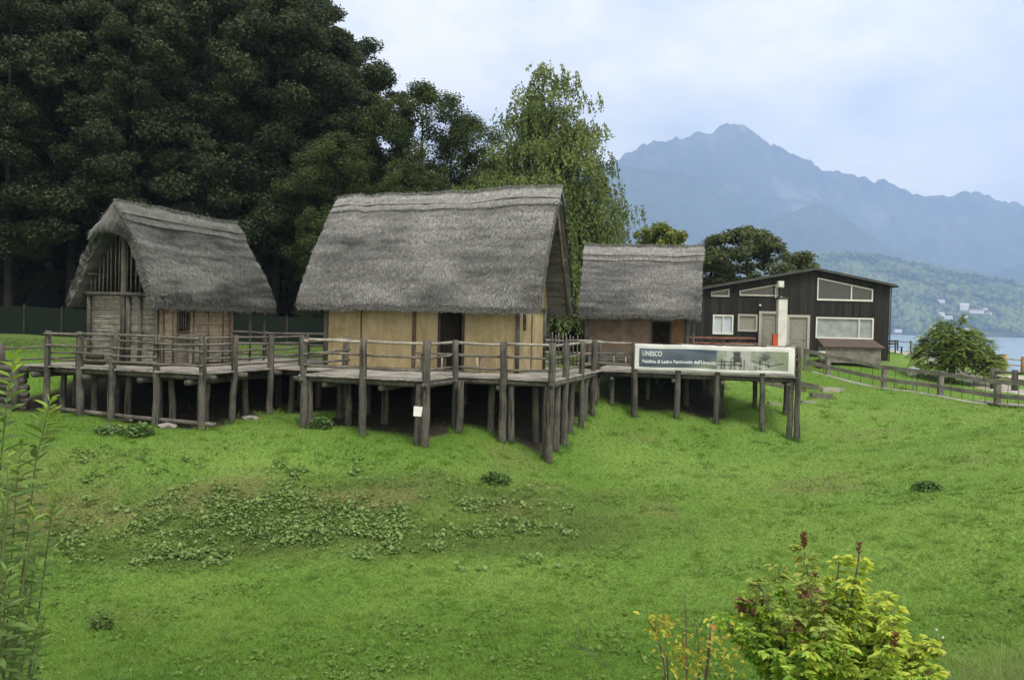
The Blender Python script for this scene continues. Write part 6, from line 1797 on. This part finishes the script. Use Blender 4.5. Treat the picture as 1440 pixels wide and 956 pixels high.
def sparse_shrub():
    rng = np.random.default_rng(33)
    Y = 6.6; b = at(958, 1010, Y); g = tz(b.x, Y)
    o = thing('sapling', 'sparse bare-stemmed sapling with few yellow and orange leaves beside the yellow-green shrub', 'shrub', (b.x, Y, g))
    mb = MB(); pos = []
    for (pts) in ([(940, 1010), (935, 940), (924, 890), (911, 872)], [(965, 1010), (966, 940), (965, 880), (963, 835)], [(985, 1010), (993, 950), (998, 905), (999, 882)], [(950, 1010), (938, 925), (925, 900)], [(975, 1010), (985, 930), (979, 880)]):
        W3 = [at(u, v, Y + rng.uniform(-.15, .15)) - Vector((b.x, Y, g)) for u, v in pts]
        W3[0].z = -0.1
        r0 = 0.016 if pts[-1][0] == 999 else 0.010
        mb.tube(W3, [r0 * (1 - 0.6 * i / (len(W3) - 1)) for i in range(len(W3))], 6)
        pos.append(W3)
    mb.build('stems', M['twig'], o, True)
    B, C = [], []
    for (u, v, n, s, red) in ((926, 880, 60, 10, .15), (922, 872, 20, 7, .2), (958, 893, 26, 9, .35), (950, 908, 26, 10, .3), (975, 930, 60, 16, .1), (938, 918, 30, 12, .2), (1005, 905, 60, 18, .05), (1020, 930, 70, 18, .05), (965, 945, 50, 18, .1), (1012, 880, 24, 12, 0.0)):
        for k in range(int(n * 0.6)):
            p = at(u + rng.normal(0, s), v + rng.normal(0, s * .8), Y + rng.normal(0, .1)) - Vector((b.x, Y, g)); B.append(p)
            C.append(np.array([0.40, 0.20, 0.05]) if rng.random() < red * 0.6 else np.array([0.44, 0.43, 0.06]) * rng.uniform(.6, 1.1))
    B, C = np.array(B), np.array(C); n = len(B)
    A = unit(rng.normal(0, 1, (n, 3)) + np.array([0, 0, -0.2])); N = unit(rand_dirs(n, rng) + np.array([0, 0, 1.0])); sd = unit(np.cross(N, A)); N = np.cross(A, sd)
    L = rng.uniform(0.035, 0.065, n)
    v, f = folded(B, A, sd, N, L, L * 0.3)
    link_obj('foliage', np_mesh('foliage', v, f, np.repeat(C, 6, 0)), M['leaf_gloss'], o)
    b2 = at(868, 1010, Y); g2 = tz(b2.x, Y)
    o2 = thing('bare_twig', 'thin grey leafless twig rising from the lower edge left of the sapling', 'twig', (b2.x, Y, g2))
    mb = MB()
    for pts in ([(900, 1030), (866, 956), (850, 930), (823, 914), (812, 890), (803, 870)], [(823, 914), (800, 905), (785, 900)]):
        W3 = [at(u, v, Y) - Vector((b2.x, Y, g2)) for u, v in pts]
        mb.tube(W3, [0.0042 * (1 - 0.6 * i / len(W3)) for i in range(len(W3))], 5)
    mb.build('stem', M['rail'], o2, True)
sparse_shrub()

def willow_stems():
    rng = np.random.default_rng(35)
    o0 = Vector((-2.95, 5.0, tz(-2.95, 5.0)))
    o = thing('willow_shrub', 'tall leafy shrub with narrow willow-like leaves at the left border', 'shrub', o0)
    mb = MB(); B, A, L, C = [], [], [], []
    def stem(pts, Y, nleaf, ll, bright, t0=0.0):
        W3 = [at(u, v, Y) - o0 for u, v in pts]
        W3.append(Vector((W3[-1].x * 0.6, (Y - 5) , tz(o0.x + W3[-1].x * 0.6, Y) - o0.z - 0.1)))
        n = len(W3)
        mb.tube(W3[::-1], [0.008 - 0.006 * i / (n - 1) for i in range(n)], 6)
        seg = W3[:-1]
        for i in range(nleaf):
            t = t0 + (1 - t0) * (i / nleaf) ** 1.1; k = t * (len(seg) - 1); j = min(int(k), len(seg) - 2)
            c = seg[j].lerp(seg[j + 1], k - j); a = i * 2.4 + rng.normal(0, 0.4)
            up = 0.75 - 0.75 * min(1, t * 1.5)
            B.append(np.array(c)); A.append(unit(np.array([math.cos(a), math.sin(a) * 0.8, up + rng.normal(0, .15)]))); L.append(ll * (0.55 + 0.5 * min(1, t * 4)) * rng.uniform(.8, 1.15))
            y_ = max(0, 1 - t * 3.0) * bright
            C.append(np.array([0.115, 0.19, 0.05]) * (1 - y_) * rng.uniform(.7, 1.3) + np.array([0.27, 0.40, 0.03]) * y_)
    stem([(21, 500), (10, 560), (2, 640), (-8, 760), (-20, 960)], 5.0, 46, 0.135, 1.0)
    stem([(71, 562), (62, 600), (50, 650), (40, 740), (25, 860), (10, 980)], 5.2, 56, 0.125, 0.8)
    stem([(80, 690), (70, 740), (60, 820), (40, 960)], 5.3, 40, 0.10, 0.5)
    stem([(30, 620), (22, 700), (15, 800), (5, 960)], 4.9, 44, 0.12, 0.3)
    stem([(5, 700), (4, 780), (0, 880), (-4, 1000)], 4.8, 44, 0.12, 0.4)
    stem([(52, 760), (45, 820), (35, 900), (20, 1010)], 5.1, 34, 0.10, 0.3)
    stem([(-20, 600), (-18, 700), (-20, 860), (-30, 1000)], 5.0, 40, 0.13, 0.3)
    stem([(28, 850), (25, 890), (15, 950), (5, 1020)], 4.6, 40, 0.10, 0.1)
    stem([(8, 800), (6, 860), (0, 930), (-5, 1020)], 4.5, 46, 0.11, 0.1)
    stem([(55, 880), (45, 920), (30, 990)], 4.8, 30, 0.09, 0.2)
    for k in range(8):
        u, v = rng.uniform(-10, 75), rng.uniform(640, 940)
        stem([(u + rng.uniform(-6, 6), v), (u * 0.8, v + 60), (u * 0.5 - 5, v + 170)], rng.uniform(4.5, 5.4), 16, 0.095, 0.25 if k % 3 else 0.7)
    B, A, L, C = map(np.array, (B, A, L, C)); n = len(B)
    N = unit(rng.normal(0, 0.35, (n, 3)) + np.array([0, -0.2, 1.0])); sd = unit(np.cross(N, A)); N = np.cross(A, sd)
    v, f = folded(B, A, sd, N, L, L * 0.155, 0.12)
    mb.build('stems', M['green_stem'], o, True)
    link_obj('foliage', np_mesh('foliage', v, f, np.repeat(C, 6, 0)), M['leaf_gloss'], o)
willow_stems()

def tall_grass():
    rng = np.random.default_rng(37)
    n = 4200
    x = rng.uniform(2.9, 4.8, n); y = rng.uniform(6.0, 7.4, n)
    u = x / y; keep = (u > 0.50 + 0.06 * fbm(x * 1.5, y * 1.5, 3, 2)); x, y = x[keep], y[keep]; n = len(x)
    z = terrain(x, y); h = rng.uniform(0.5, 1.05, n) * (0.75 + 0.25 * sstep(0.48, 0.6, x / y))
    a = rng.uniform(0, 2 * PI, n); w = rng.uniform(0.0018, 0.0036, n)
    b = np.stack([x, y, z], 1); dx = np.stack([np.cos(a) * w, np.sin(a) * w, 0 * w], 1)
    l = rng.normal(0, 0.28, (n, 2)); m = b + np.stack([l[:, 0] * h * .3, l[:, 1] * h * .3, h * .6], 1); t = b + np.stack([l[:, 0] * h, l[:, 1] * h, h], 1)
    V = np.stack([b - dx, b + dx, m + dx * .8, t, m - dx * .8], 1).reshape(-1, 3)
    k = rng.random((n, 1)); C = np.array([0.13, 0.22, 0.05]) * (1 - k) + np.array([0.26, 0.31, 0.10]) * k
    C5 = np.repeat(C, 5, 0); pale = np.repeat(rng.random(n) < 0.35, 5) & (np.arange(n * 5) % 5 == 3); C5[pale] = (0.36, 0.34, 0.22)
    me = np_mesh('tall_grass', V, ((np.arange(n) * 5)[:, None, None] + np.array([(0, 1, 2), (0, 2, 4), (4, 2, 3)])[None]).reshape(-1, 3), C5)
    kind(link_obj('tall_grass', me, M['grass']), 'stuff')
    # white clover-like flowers
    proto = None
    for i, (u, v, Y) in enumerate(((1328, 918, 7.6), (1317, 885, 8.0), (1326, 896, 8.2), (1250, 932, 7.0), (1285, 932, 7.0), (1289, 941, 7.0), (1334, 945, 7.2), (1243, 950, 6.8), (1232, 949, 6.9), (1200, 943, 6.6))):
        p = at(u, v, Y); g = tz(p.x, p.y)
        mb = MB(); r = 0.011
        for k in range(14):
            d = rand_dirs(1, rng)[0]; mb.tube([(0, 0, 0), tuple(d * r)], [0.004, 0.006], 5)
        o = thing('wild_flower', 'tiny white flower head on a thin stalk among the tall grass', 'flower', (p.x, p.y, g), 0, 'white wild flowers at the lower right')
        fl = mb.build('flower_head', WHITE, o); fl.location = (0, 0, p.z - g)
        MB().tube([(0, 0, -0.02), (0, 0, p.z - g)], 0.002, 4).build('stalk', M['leaf_gloss'] if False else M['twig'], o)
tall_grass()

# ------------------------------------------------------------------ haze: one closed volume round the whole place
hm = bpy.data.materials.new('valley_haze'); hm.use_nodes = True
ht = hm.node_tree; ht.nodes.clear()
ho = ht.nodes.new('ShaderNodeOutputMaterial'); hv = ht.nodes.new('ShaderNodeVolumePrincipled')
hv.inputs['Color'].default_value = (0.46, 0.63, 1.0, 1); hv.inputs['Density'].default_value = 0.000178; hv.inputs['Anisotropy'].default_value = 0.0
ht.links.new(hv.outputs[0], ho.inputs['Volume'])
hz_ = MB().box(-5050, 7700, -70, 8500, -40, 1980).build('haze', hm)
kind(hz_, 'stuff')
